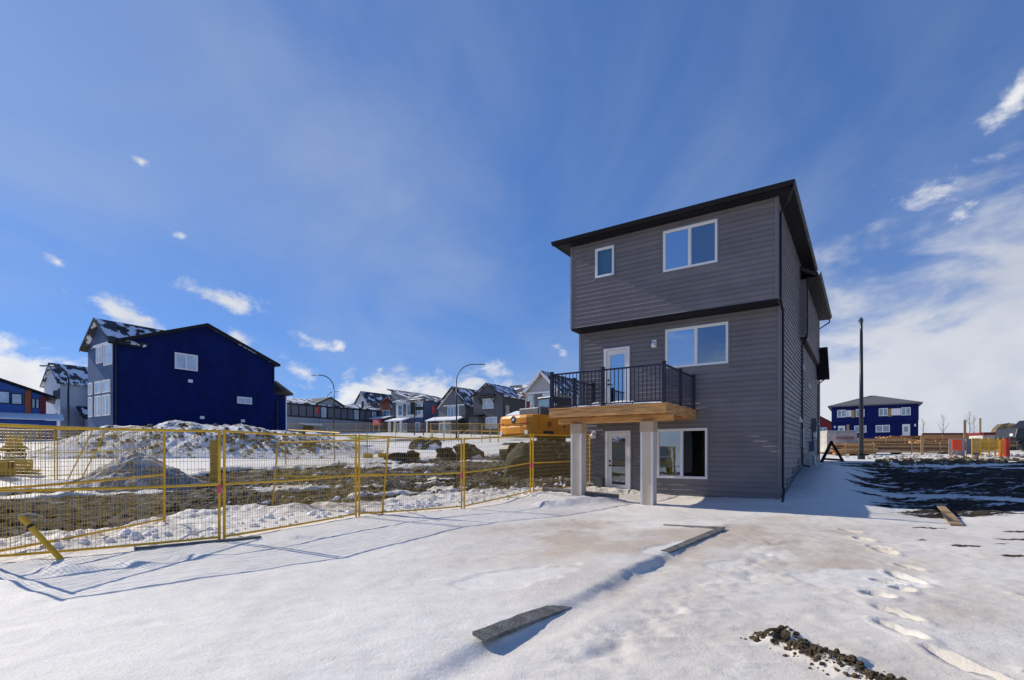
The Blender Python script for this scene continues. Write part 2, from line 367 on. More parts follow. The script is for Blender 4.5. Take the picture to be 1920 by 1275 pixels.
gy = axis([(-400,-60,8),(-60,0,30),(0,3.2,24),(3.2,6.5,110),(6.5,11,112),(11,20,150),(20,36,110),(36,64,70),(64,130,40),(130,900,24)])
XX, YY = np.meshgrid(gx, gy)
ZZ, mud, soil, earth, dust = ground(XX, YY, True)
nx, ny = len(gx), len(gy)
me = bpy.data.meshes.new('ground')
co = np.stack([XX, YY, ZZ], -1).reshape(-1, 3)
ii = np.arange(nx*ny).reshape(ny, nx)
qd = np.stack([ii[:-1,:-1], ii[:-1,1:], ii[1:,1:], ii[1:,:-1]], -1).reshape(-1, 4)
me.vertices.add(len(co)); me.vertices.foreach_set('co', co.astype(np.float32).ravel())
me.loops.add(qd.size); me.loops.foreach_set('vertex_index', qd.astype(np.int32).ravel())
me.polygons.add(len(qd)); me.polygons.foreach_set('loop_start', np.arange(0, qd.size, 4, dtype=np.int32)); me.polygons.foreach_set('loop_total', np.full(len(qd), 4, np.int32))
me.polygons.foreach_set('use_smooth', np.ones(len(qd), bool)); me.update()
ca_ = me.color_attributes.new('cover', 'FLOAT_COLOR', 'POINT')
ca_.data.foreach_set('color', np.stack([mud, soil, earth, dust], -1).astype(np.float32).ravel())
gm = bpy.data.materials.new('snow_and_mud'); gm.use_nodes = True
t = NT(gm.node_tree); t.n.clear()
o = t.new('ShaderNodeOutputMaterial'); p = t.new('ShaderNodeBsdfPrincipled'); t.put(o.inputs[0], p.outputs[0])
at = t.new('ShaderNodeAttribute', attribute_name='cover'); sp = t.new('ShaderNodeSeparateColor'); t.put(sp.inputs[0], at.outputs['Color'])
oc = t.new('ShaderNodeTexCoord').outputs['Object']
fine = t.noise(oc, 26, 6, .65); mid = t.noise(oc, 5, 5, .6); big = t.noise(t.mapping(oc, rot=(0,0,R(34)), scale=(1,.45,1)), .9, 5, .6)
snowc = t.mix(t.ss(mid, .3, .75), (.83, .785, .70), (.91, .875, .80))
dustf = t.math('MULTIPLY', at.outputs['Alpha'], t.ss(t.math('ADD', t.math('MULTIPLY', big, .7), t.math('MULTIPLY', fine, .3)), .2, .52), clamp=True)
snowc = t.mix(t.math('MULTIPLY', dustf, .95), snowc, (.56, .46, .35))
snowc = t.mix(t.ss(t.noise(oc, .45, 5, .6), .45, .75, 0., .5), snowc, (.62, .58, .52))
snowc = t.mix(t.ss(t.noise(oc, 170, 3, .7), .35, .7, .14, 0.), snowc, (.45, .44, .44))
snowc = t.mix(t.ss(t.noise(oc, 48, 4, .7), .30, .5, .14, 0.), snowc, (.50, .48, .45))
mudc = t.mix(t.ss(t.noise(oc, 3.2, 6, .65), .35, .65), (.012, .008, .005), (.060, .043, .028))
bandm = t.ss(t.noise(t.mapping(oc, rot=(0,0,R(-12)), scale=(.10,.9,1)), 1.3, 5, .6), .46, .58)
mudc = t.mix(t.math('MULTIPLY', bandm, t.ss(t.noise(oc, 14, 5, .7), .35, .6)), mudc, (.19, .165, .135))
mudc = t.mix(t.ss(t.noise(oc, 34, 4, .6), .58, .68, 0., .6), mudc, (.36, .32, .27))
frost = t.ss(t.noise(t.mapping(oc, rot=(0,0,R(14)), scale=(.4,1.8,1)), 2.2, 7, .75), .55, .62)
mudc = t.mix(t.math('MULTIPLY', frost, .42), mudc, (.60, .57, .52))
soilc = t.mix(t.ss(mid, .35, .7), (.020, .015, .011), (.075, .056, .040))
fl = t.ss(t.noise(t.mapping(oc, rot=(0,0,R(34)), scale=(.6,2.2,1)), 1.3, 6, .65), .56, .62)
soilc = t.mix(fl, soilc, (.80, .82, .86))
soilc = t.mix(t.ss(fine, .66, .72), soilc, (.45, .40, .34))
earc = t.mix(t.ss(t.noise(oc, 9, 5, .6), .35, .65), (.04, .028, .016), (.17, .125, .07))
j = t.math('MULTIPLY', t.math('SUBTRACT', t.noise(oc, 12, 5, .7), .5), .9)
def edge(v): return t.ss(t.math('ADD', v, j), .38, .62)
mm, sm, em = edge(sp.outputs[0]), edge(sp.outputs[1]), edge(sp.outputs[2])
c = t.mix(mm, snowc, mudc); c = t.mix(sm, c, soilc); c = t.mix(em, c, earc)
t.put(p.inputs['Base Color'], c)
dk = t.math('MAXIMUM', mm, t.math('MAXIMUM', sm, em))
t.put(p.inputs['Roughness'], t.math('ADD', .62, t.math('MULTIPLY', dk, .25))); p.inputs['Specular IOR Level'].default_value = .25
bh = t.math('ADD', t.math('MULTIPLY', fine, .8), t.math('MULTIPLY', t.noise(oc, 110, 3, .6), .5))
rip = t.noise(t.mapping(oc, rot=(0,0,R(25)), scale=(1,3.5,1)), 4.5, 5, .6)
bh2 = t.math('ADD', bh, t.math('MULTIPLY', rip, .8))
t.put(p.inputs['Normal'], t.bump(bh2, t.math('ADD', .6, t.math('MULTIPLY', dk, .4)), t.math('ADD', .02, t.math('MULTIPLY', dk, .03))))
me.materials.append(gm)
go = bpy.data.objects.new('ground', me); COL.objects.link(go); go['kind'] = 'structure'
# ---------------------------------------------------------------- shared materials
m_side = M('siding_charcoal', (.185,.172,.175), .55, .10, 1.2, .05, 60, orand=.07)
m_trimd = M('trim_dark', (.18,.175,.19), .5, .06)
m_black = M('metal_black', (.012,.012,.016), .4, .1)
m_eave = M('eave_black', (.012,.011,.014), .55, .15, spec=.2)
m_soff = M('soffit_black', (.014,.013,.017), .6, .1, spec=.2, siding=.1, sdir='Y')
m_white = M('white_vinyl', (.78,.78,.78), .4, .03)
m_conc = M('concrete', (.22,.21,.20), .9, .35, 3, .5, 25)
m_wood = M('timber_fresh', (.60,.31,.105), .65, .45, 3, .3, 20, grain=(.6, 7, 7))
m_woody = M('timber_across', (.60,.31,.105), .65, .45, 3, .3, 20, grain=(7, .6, 7))
m_beige = M('column_cladding', (.66,.53,.39), .6, .06)
m_cap = M('column_cap', (.52,.39,.25), .6, .08)
m_rail = M('rail_powdercoat', (.012,.016,.035), .35, .1)
m_snow = M('snow', (.86,.87,.90), .6, .05, 4, .4, 14)
m_room = M('interior_plaster', (.10,.10,.10), .8, .05)
m_floor = M('interior_floor', (.07,.06,.05), .7, .1)
m_roof = M('shingle_dark', (.035,.034,.038), .85, .4, 6, .4, 30)
m_glass = glass_mat('glass', (.50,.58,.66), .66)
m_screen = glass_mat('glass_with_screen', (.25,.28,.32), .34, .02)
m_tint = glass_mat('glass_low', (.45,.47,.50), .30)
m_low2 = glass_mat('glass_low_screen', (.35,.36,.38), .0, .02)
m_steel = M('galvanised', (.45,.46,.48), .4, .1, metal=.6)
m_silver = M('lamp_white', (.75,.75,.75), .35, .04)
def P(face, c, u, z, o):
    return {'S': (u, c-o, z), 'N': (u, c+o, z), 'E': (c+o, u, z), 'W': (c-o, u, z)}[face]
def fbox(mb, face, c, u0, u1, z0, z1, o0, o1):
    p, q = P(face, c, u0, z0, o0), P(face, c, u1, z1, o1)
    return mb.box(p[0], q[0], p[1], q[1], p[2], q[2])
def wall_cells(mb, face, c, u0, u1, z0, z1, holes, o0, o1):
    us = sorted({u0, u1, *[min(max(h[i], u0), u1) for h in holes for i in (0, 1)]}); zs = sorted({z0, z1, *[min(max(h[i], z0), z1) for h in holes for i in (2, 3)]})
    for i in range(len(us)-1):
        for k in range(len(zs)-1):
            um, zm = (us[i]+us[i+1])/2, (zs[k]+zs[k+1])/2
            if any(h[0] < um < h[1] and h[2] < zm < h[3] for h in holes): continue
            fbox(mb, face, c, us[i], us[i+1], zs[k], zs[k+1], o0, o1)
def course(face, c, u0, u1, z, h, holes):
    """one course of dutch-lap siding, cut round the openings"""
    res = []; jt = random.uniform(-.002, .002)
    cuts = [hh for hh in holes if hh[2] < z+h-.002 and hh[3] > z+.002 and hh[1] > u0 and hh[0] < u1]
    us = sorted({u0, u1, *[min(max(q[i], u0), u1) for q in cuts for i in (0, 1)]})
    prof = [(0,0),(.0315+jt,.001),(.0320+jt,.005),(.0150+jt,.034),(.0075,h*.70),(.0045,h*.93),(.0035,h*1.02),(0,h*1.02)]
    seg = []
    for a0, a1 in zip(us[:-1], us[1:]):
        while a1-a0 > 3.9 and face == 'S':
            k_ = a0+random.uniform(1.5, min(3.6, a1-a0-.8)); seg.append((a0, k_-.002)); a0 = k_+.002
        seg.append((a0, a1))
    for a0, a1 in seg:
        j2 = random.uniform(-.0015, .0015)
        um = (a0+a1)/2; lo, hi = z, z+h
        for q in cuts:
            if q[0] < um < q[1]:
                if q[2] <= lo+.002 and q[3] >= hi-.002: lo = hi
                elif q[2] > lo: hi = min(hi, q[2])
                else: lo = max(lo, q[3])
        if hi-lo < .008: continue
        if hi-lo > h-.003:
            n = len(prof)
            vs = [P(face, c, a0, z+v, o_+(j2 if o_ > .005 else 0)) for o_, v in prof]+[P(face, c, a1, z+v, o_+(j2 if o_ > .005 else 0)) for o_, v in prof]
            res.append(MB().add(vs, [tuple(range(n)), tuple(reversed(range(n, 2*n)))]+[(i, i+n, (i+1) % n+n, (i+1) % n) for i in range(n)]))
        else: res.append(fbox(MB(), face, c, a0, a1, lo, hi, 0, .009))
    return res
def window(parent, face, c, u0, u1, z0, z1, panes=2, glass=None, fw=.055, out=.042, name='window', muntin=(0, 0), mat=None, depth=.06, glass2=None):
    mb = MB(); i0, i1, k0, k1 = u0+fw, u1-fw, z0+fw, z1-fw
    for q in ((u0, u1, z0, k0), (u0, u1, k1, z1), (u0, i0, k0, k1), (i1, u1, k0, k1)): fbox(mb, face, c, *q, -depth, out)
    pw = (i1-i0-(panes-1)*fw)/panes; mp = []
    for k in range(panes):
        a0 = i0+k*(pw+fw); a1 = a0+pw
        if k: fbox(mb, face, c, a0-fw, a0, k0, k1, -depth, out-.006)
        s = .02                                     # sash
        for q in ((a0, a1, k0, k0+s), (a0, a1, k1-s, k1), (a0, a0+s, k0+s, k1-s), (a1-s, a1, k0+s, k1-s)): fbox(mb, face, c, *q, -depth, out-.02-.012*(k % 2))
        for m_ in range(muntin[0]):
            u = a0+(a1-a0)*(m_+1)/(muntin[0]+1); fbox(mb, face, c, u-.012, u+.012, k0, k1, -.03, out-.018)
        for m_ in range(muntin[1]):
            z = k0+(k1-k0)*(m_+1)/(muntin[1]+1); fbox(mb, face, c, a0, a1, z-.012, z+.012, -.03, out-.019)
        mp.append((a0+.004, a1-.004, k0+.004, k1-.004))
    w = mb.build(name, mat or m_white, parent)
    for k, q in enumerate(mp): fbox(MB(), face, c, *q, out-.050-.012*(k % 2), out-.044-.012*(k % 2)).build('pane', (glass2 if k % 2 and glass2 else glass) or m_glass, w)
    return w
def downspout(parent, pts, w=.062):
    mb = MB(); mb.tube(pts, w*.55, 6); return mb.build('downspout', m_black, parent)
# ---------------------------------------------------------------- the dark house
H0 = thing('walkout_house', 'tall charcoal lap-sided house with walkout basement and black eaves, nearest to the camera', 'house', (LX, LY, 0), HR)
WX = 6.44; CH = .152
w_up1, w_up2 = (.90,1.57,7.43,8.41), (3.22,4.84,7.18,8.46)
w_mn, d_mn = (3.10,5.02,4.25,5.51), (.95,1.88,2.93,5.12)
w_lo, d_lo = (2.82,4.41,.70,2.29), (1.0,1.91,.13,2.27)
w_sd = (5.6,6.6,1.75,2.45)
def siding_wall(face, c, u0, u1, z0, z1, holes, corner=True):
    mb = MB(); wall_cells(mb, face, c, u0, u1, z0, z1, holes, -.14, 0)
    w = mb.build('wall', m_side, H0)
    n = int(round((z1-z0)/CH)); h = (z1-z0)/n
    for k in range(n if face != 'W' else 0):
        cm = course(face, c, u0+.05, u1-.05, z0+k*h, h, [(q[0]-.03, q[1]+.03, q[2]-.03, q[3]+.03) for q in holes])
        for q_ in cm: q_.build('siding_board', m_side, w)
    for u in (u0, u1):
        fbox(MB(), face, c, u-(.0 if u == u0 else .06), u+(.06 if u == u0 else 0), z0, z1, 0, .034).build('corner_trim', m_trimd, w)
    for q in holes:
        tb = MB()
        for e in ((q[0]-.045, q[1]+.045, q[2]-.045, q[2]), (q[0]-.045, q[1]+.045, q[3], q[3]+.045), (q[0]-.045, q[0], q[2], q[3]), (q[1], q[1]+.045, q[2], q[3])):
            fbox(tb, face, c, *e, 0, .034)
        tb.build('opening_trim', m_trimd, w)
    return w
siding_wall('S', 0., 0., WX, .02, 5.78, [w_mn, d_mn, w_lo, d_lo])
siding_wall('S', -.6, -.03, WX, 5.84, 8.70, [w_up1, w_up2])
siding_wall('E', WX, -.6, 7.0, 5.84, 8.70, [])
siding_wall('E', WX, 0., 15.6, .30, 5.84, [w_sd])
siding_wall('W', -.03, -.6, 7.0, 5.84, 8.70, [])
siding_wall('W', 0., 0., 15.6, .02, 5.78, [])
siding_wall('S', 5.5, WX, WX+.17, 5.86, 8.02, [])
siding_wall('E', WX+.17, 5.5, 12.5, 5.86, 8.02, [])
MB().box(.15, WX-.15, -.58, -.02, 5.76, 5.82).box(-.03, WX, -.6, -.0, 5.775, 5.838).build('cantilever_soffit', m_eave, H0)
MB().box(WX+.0, WX+.17, 5.5, 12.5, 5.80, 5.858).build('bay_soffit', m_eave, H0)
MB().box(.15, WX-.15, 15.3, 15.5, .1, 8.0).box(.0, WX, 12.5, 12.6, 5.8, 8.0).box(0, WX, 6.8, 6.95, 7.9, 8.7).build('front_wall', m_side, H0)
fl = MB().box(.15, WX-.15, .0, 15.3, 2.62, 2.90).box(.15, WX-.15, -.0, 15.3, 5.55, 5.76).box(.15, WX-.15, .15, 15.3, -.02, .10)
fl.box(.12, WX-.15, -.44, 6.7, 8.56, 8.68).build('floor_slab', m_floor, H0)
MB().box(.16, WX-.16, 4.0, 4.1, .1, 2.6).box(.16, WX-.16, 4.5, 4.6, 2.9, 5.5).box(2.3, 2.4, .16, 4, .1, 2.6).box(.16, WX-.16, 3.4, 3.5, 5.8, 8.5).build('partition', m_room, H0)
# foundation and the stepped grey flashing on the side wall
fb = MB().box(0.0, WX, -.0, 15.6, -.4, .018).box(WX-.02, WX+.0, 0, 15.6, -.4, .30)
fb.build('foundation', m_conc, H0)
st = MB()
for k, (b0, b1, zt) in enumerate([(.25,1.3,.42),(1.3,2.9,.70),(2.9,4.6,1.0),(4.6,6.5,1.3),(6.5,9,1.5)]): st.box(WX+.018, WX+.03+.002*k, b0, b1, .0, zt)
st.build('flashing', M('flashing_grey', (.13,.15,.15), .6, .2), H0)
# roof: upper hip with soffit, fascia, gutter
EX0, EX1, EY0, EY1, ZE = -.40, WX+.34, -1.0, 7.1, 8.70
sf = MB()
sf.box(EX0, EX1, EY0, -.6, ZE-.02, ZE+.0); sf.box(WX, EX1, -.6, EY1, ZE-.02, ZE); sf.box(EX0, -.03, -.6, EY1, ZE-.02, ZE)
sof = sf.build('soffit', m_soff, H0)
rf = MB(); zt = ZE+.10
cx, cy0, cy1 = (EX0+EX1)/2, EY0+3.2, EY1-2.2
rv = [(EX0,EY0,zt),(EX1,EY0,zt),(EX1,EY1,zt),(EX0,EY1,zt),(cx,cy0,zt+.85),(cx,cy1,zt+.85)]
rf.add(rv, [(0,1,4),(1,2,5,4),(2,3,5),(3,0,4,5),(3,2,1,0)])
roof = rf.build('roof', m_roof, H0)
for k, (x0, x1, y0, y1) in enumerate([(EX0-.02,EX1+.02,EY0-.02,EY0),(EX1,EX1+.02,EY0,EY1),(EX0-.02,EX0,EY0,EY1),(EX0-.02,EX1+.02,EY1,EY1+.02)]):
    MB().box(x0, x1, y0, y1, ZE-.03, zt+.01).build('fascia', m_eave, roof)
def gutter(x0, x1, y0, y1, z, ax, parent, sgn):
    pr = [(0,0),(.07,0),(.11,.05),(.125,.12),(.105,.12),(.09,.055),(.06,.02),(.02,.02),(.02,.12),(0,.12)]
    mb = MB()
    if ax == 'x': mb.prism([(y0+sgn*u, z+v) for u, v in pr], 'x', x0, x1)
    else: mb.prism([(x0+sgn*u, z+v) for u, v in pr], 'y', y0, y1)
    return mb.build('gutter', m_eave, parent)
gutter(EX0-.12, EX1+.12, EY0-.022, 0, ZE-.01, 'x', roof, -1)
gutter(EX1+.022, 0, EY0-.13, EY1, ZE-.01, 'y', roof, 1)
gutter(EX0-.022, 0, EY0-.13, EY1, ZE-.01, 'y', roof, -1)
# lower bay roof
bz, bx0, bx1, by0, by1 = 8.02, WX-.6, WX+.17+.38, 5.38, 12.9
br = MB().add([(bx0,by0,bz+.85),(bx1,by0,bz+.16),(bx1,by1,bz+.16),(bx0,by1,bz+.85),(bx0,by0,bz+.70),(bx1,by0,bz+.02),(bx1,by1,bz+.02),(bx0,by1,bz+.70)],
     [(0,1,2,3),(7,6,5,4),(0,4,5,1),(1,5,6,2),(2,6,7,3),(3,7,4,0)]).build('roof', m_roof, H0)
MB().box(WX+.10, bx1, by0, by1, bz, bz+.018).build('soffit', m_soff, H0)
MB().box(bx1, bx1+.02, by0, by1, bz-.02, bz+.18).build('fascia', m_eave, br)
gutter(bx1+.022, 0, by0, by1+.1, bz+.04, 'y', br, 1)
MB().box(.2, WX-.1, 7.2, 12.6, 7.98, 8.2).build('roof', m_roof, H0)
# front porch rake seen past the side wall
pr_ = MB(); 
pr_.hexa([(WX-.2,12.3,6.42),(WX+.55,12.3,6.42),(WX+.55,13.9,5.22),(WX-.2,13.9,5.22),(WX-.2,12.3,6.60),(WX+.55,12.3,6.60),(WX+.55,13.9,5.40),(WX-.2,13.9,5.40)])
pr_.build('porch_roof', m_eave, H0)
# downspouts
downspout(H0, [(EX1+.05,-.95,ZE+.05),(EX1+.05,-.95,ZE-.12),(WX+.30,-.80,ZE-.28),(WX+.06,-.45,ZE-.42),(WX+.06,-.45,5.95),(WX+.06,-.43,5.82),(WX+.06,.10,5.62),(WX+.06,.10,.55),(WX+.10,.02,.40),(WX+.10,-.55,.03)])
downspout(H0, [(WX+.25,5.44,8.05),(WX+.25,5.44,5.98),(WX+.22,5.5,5.85),(WX+.06,5.65,5.62),(WX+.06,5.65,1.15),(WX+.10,5.62,1.05),(WX+1.2,5.1,.78),(WX+2.4,4.7,.45)])
downspout(H0, [(bx1+.05,12.75,8.0),(bx1+.05,12.75,7.85),(WX+.12,12.9,7.6),(WX+.06,12.9,6.6)])
downspout(H0, [(WX+.45,13.6,5.3),(WX+.06,13.8,5.0),(WX+.06,13.8,1.4)])
# windows and doors
window(H0, 'S', -.6, *w_up1, panes=1, glass=glass_mat('glass_frosted', (.60,.72,.74), .12, .05))
MB().box(w_up1[0]-.1, w_up1[1]+.1, -.40, -.39, w_up1[2]-.1, w_up1[3]+.05).build('blind', M('blind_pale', (.62,.72,.70), .8, .04), H0)
window(H0, 'S', -.6, *w_up2, panes=2, glass2=m_screen)
window(H0, 'S', 0., *w_mn, panes=2, glass2=m_screen)
window(H0, 'S', 0., *w_lo, panes=2, glass=m_tint, glass2=m_low2)
window(H0, 'E', WX, *w_sd, panes=1, fw=.06, glass=m_screen)
def door(parent, q, gl):
    u0, u1, z0, z1 = q; f = .07
    fr = MB()
    for e in ((u0, u0+f, z0, z1), (u1-f, u1, z0, z1), (u0+f, u1-f, z1-f, z1)): fbox(fr, 'S', 0., *e, -.10, .042)
    fr_ = fr.build('door_frame', m_white, parent)
    fbox(MB(), 'S', 0., u0, u1, z0-.02, z0+.05, -.12, .06).build('threshold', m_steel, fr_)
    sl_ = MB(); a0, a1, b0, b1 = u0+f+.005, u1-f-.005, z0+.055, z1-f-.006; g0, g1, h0, h1 = a0+.13, a1-.13, b0+.24, b1-.15
    for e in ((a0, a1, b0, h0), (a0, a1, h1, b1), (a0, g0, h0, h1), (g1, a1, h0, h1)): fbox(sl_, 'S', 0., *e, -.085, -.04)
    for e in ((g0-.03, g1+.03, h0-.03, h0), (g0-.03, g1+.03, h1, h1+.03), (g0-.03, g0, h0, h1), (g1, g1+.03, h0, h1)): fbox(sl_, 'S', 0., *e, -.04, -.026)
    d_ = sl_.build('door', m_white, parent)
    fbox(MB(), 'S', 0., g0, g1, h0, h1, -.07, -.062).build('pane', gl, d_)
    hb = MB(); zz = z0+.95
    fbox(hb, 'S', 0., a0+.035, a0+.095, zz+.12, zz+.18, -.04, -.015); fbox(hb, 'S', 0., a0+.035, a0+.095, zz-.03, zz+.03, -.04, -.01); fbox(hb, 'S', 0., a0+.06, a0+.19, zz-.008, zz+.012, -.012, .012)
    hb.build('handle', m_black, d_)
door(H0, d_mn, m_glass); door(H0, d_lo, m_tint)
fbox(MB(), 'S', 0., d_lo[0]-.05, d_lo[1]+.05, -.02, .11, 0, .10).build('door_step', m_conc, H0)
def wall_light(u, z, nm='wall_light'):
    w = fbox(MB(), 'S', 0., u-.075, u+.075, z-.13, z+.13, .014, .05).build(nm, m_silver, H0, bevel=.006)
    mb = MB(); mb.tube([(u,-.05,z+.03),(u,-.13,z+.03)], .03, 10); mb.build('arm', m_black, w)
    mb = MB(); mb.tube([(u-.0,-.13,z+.04),(u,-.13,z-.02),(u,-.13,z-.08),(u,-.13,z-.12),(u,-.13,z-.14)], [.035,.075,.085,.07,.03], 14); mb.build('globe', m_silver, w, smooth=True)
wall_light(2.73, 5.10); wall_light(.56, 2.16)
# side-wall services
for (b, z) in [(6.1,4.85),(5.1,2.75),(8.9,4.4)]:
    v = fbox(MB(), 'E', WX, b-.11, b+.11, z-.11, z+.11, .017, .05).build('vent_hood', m_silver, H0)
    MB().hexa([(WX+.05,b-.09,z-.10),(WX+.13,b-.09,z-.10),(WX+.13,b+.09,z-.10),(WX+.05,b+.09,z-.10),(WX+.05,b-.09,z+.09),(WX+.06,b-.09,z+.09),(WX+.06,b+.09,z+.09),(WX+.05,b+.09,z+.09)]).build('hood', m_silver, v)
mt = fbox(MB(), 'E', WX, 10.6, 11.0, 2.5, 3.1, .02, .2).build('meter_box', M('meter_grey', (.10,.13,.17), .5, .1), H0, bevel=.01)
mb = MB(); mb.tube([(WX+.2,10.8,2.85),(WX+.3,10.8,2.85)], .09, 14); mb.build('dial', m_steel, mt)
cb = fbox(MB(), 'E', WX, 9.4, 9.7, 1.6, 2.05, .02, .2).build('gas_meter', M('meter_blue', (.09,.12,.2), .5, .1), H0, bevel=.02)
mb = MB(); mb.tube([(WX+.12,9.5,2.0),(WX+.12,9.5,2.6),(WX+.02,9.5,2.65)], .025, 8); mb.build('pipe', m_black, cb)
mb = MB(); mb.tube([(WX+.12,9.55,1.7),(WX+.12,9.55,1.0)], .03, 8).tube([(WX+.22,9.2,1.4),(WX+.22,9.2,.9)], .05, 8); mb.build('pipe', m_steel, cb)
fbox(MB(), 'E', WX, 11.2, 11.6, 2.2, 2.75, .02, .14).build('service_panel', m_white, H0)
mb = MB()
for k in range(5): mb.tube([(WX+.05,10.4+.16*k,2.35+.06*(k%2)),(WX+.14,10.5+.16*k,2.25),(WX+.08,10.6+.16*k,2.4)], .03, 6)
mb.build('plastic_wrap', m_silver, H0)
fbox(MB(), 'S', 0., 6.18, 6.36, .02, .22, .018, .05).build('utility_port', M('port_grey', (.2,.22,.22), .5), H0)
fbox(MB(), 'S', 0., .60, .93, .0, .66, .018, .16).build('electrical_box', M('insulation_grey', (.12,.13,.12), .85, .3, 5, .2), H0)
fbox(MB(), 'S', 0., .28, .60, .0, .42, .018, .13).build('insulation_board', M('insulation_grey'), H0)
fbox(MB(), 'S', 0., .26, .60, .42, .455, .016, .15).build('cap_strip', m_white, H0)
# ---------------------------------------------------------------- the deck
D0 = thing('balcony_deck', 'new timber balcony deck with black metal railing on two cladded columns', 'deck', (LX, LY, 0), HR)
da0, da1, db, dzt = .50, 4.08, -3.06, 2.83
MB().box(da0, da1, db, db+.04, dzt-.25, dzt).build('rim_board', m_wood, D0)
MB().box(da1-.04, da1, db+.042, -.03, dzt-.25, dzt).build('rim_board', m_woody, D0)
MB().box(da0, da0+.04, db+.042, -.03, dzt-.25, dzt).build('rim_board', m_woody, D0)
MB().box(da0+.042, da1-.042, -.065, -.025, dzt-.25, dzt).build('ledger', m_wood, D0)
jm = MB().box(-.019, .019, db+.043, -.07, dzt-.245, dzt-.001).mesh('joist'); jm.materials.append(m_woody)
for k in range(9): o = link('joist', jm, D0); o.location.x = da0+.42+k*.39
MB().box(da0+.10, da1+.06, -2.66, -2.56, dzt-.44, dzt-.252).build('beam', m_wood, D0)
bmh = MB().box(da0-.02, da1+.02, 0, .135, 0, .028).mesh('deck_board'); bmh.materials.append(m_wood)
for k in range(21): o = link('deck_board', bmh, D0); o.location = (0, db-.02+k*.142, dzt+.001)
def heap(name, x0, x1, y0, y1, z, h, n, parent, seed):
    vs = []; fs = []
    for i in range(n+1):
        for k in range(9):
            u, v = i/n, k/8; e = min(1, 6*min(u, 1-u))*min(1, 4*min(v, 1-v))
            vs.append((x0+(x1-x0)*u, y0+(y1-y0)*v, z+h*e*(.55+.8*float(vn(np.array([u*n*.35]), np.array([v*3.]), seed)[0]))))
    for i in range(n):
        for k in range(8): fs.append((i*9+k, (i+1)*9+k, (i+1)*9+k+1, i*9+k+1))
    return MB().add(vs, fs).build(name, m_snow, parent, smooth=True)
sn = heap('deck_snow', da0+.35, da1-.06, db+.0, db+2.6, dzt+.025, .15, 40, None, 4)
sn.location = (LX, LY, 0); sn.rotation_euler = (0, 0, HR); sn['label'] = 'thin wind-blown snow lying on the timber balcony deck'; sn['category'] = 'snow'
colx = ((1.27, 'column'), (3.45, 'column'))
for cxx, nm in colx:
    c_ = MB().box(cxx-.17, cxx+.17, -2.78, -2.44, -.05, 2.10).build(nm, m_beige, D0)
    MB().box(cxx-.19, cxx+.19, -2.80, -2.42, 2.10, 2.388).build('capital', m_cap, c_, bevel=.004)
    for (sx, sy) in ((-.17,-2.78),(.13,-2.78)): MB().box(cxx+sx-.006, cxx+sx+.046, sy-.010, sy+.05, -.05, 2.095).build('corner_bead', m_white, c_)
# railing
rp = 0.042
def rail_post(x, y): return MB().box(x-rp, x+rp, y-rp, y+rp, dzt-.02, dzt+1.12).box(x-rp-.01, x+rp+.01, y-rp-.01, y+rp+.01, dzt+1.12, dzt+1.145).build('railing_post', m_rail, D0)
posts = [(.56,-3.0),(2.24,-3.0),(4.01,-3.0),(4.01,-1.5),(4.01,-.09),(.56,-1.5),(.56,-.09)]
for q in posts: rail_post(*q)
balm = MB().box(-.009, .009, -.009, .009, dzt+.10, dzt+1.04).mesh('baluster'); balm.materials.append(m_rail)
def span(p, q):
    p, q = Vector((*p, 0)), Vector((*q, 0)); L_ = (q-p).length; u = (q-p)/L_
    s0, s1 = p+u*rp, q-u*rp
    mb = MB(); mb.beam((s0.x,s0.y,dzt+1.06), (s1.x,s1.y,dzt+1.06), .05, .045)
    rl = mb.build('railing', m_rail, D0); MB().beam((s0.x,s0.y,dzt+.09), (s1.x,s1.y,dzt+.09), .035, .035).build('bottom_rail', m_rail, rl)
    n = int(L_/.118)
    for k in range(1, n): o = link('baluster', balm, rl); e = p+u*(L_*k/n); o.location = (e.x, e.y, 0)
    m_ = (p+q)/2; MB().box(m_.x-.012, m_.x+.012, m_.y-.012, m_.y+.012, dzt+.03, dzt+.075).build('support_foot', m_rail, rl)
for p, q in (((.56,-3.0),(2.24,-3.0)), ((2.24,-3.0),(4.01,-3.0)), ((4.01,-3.0),(4.01,-1.5)), ((4.01,-1.5),(4.01,-.09)), ((.56,-3.0),(.56,-1.5)), ((.56,-1.5),(.56,-.09))): span(p, q)
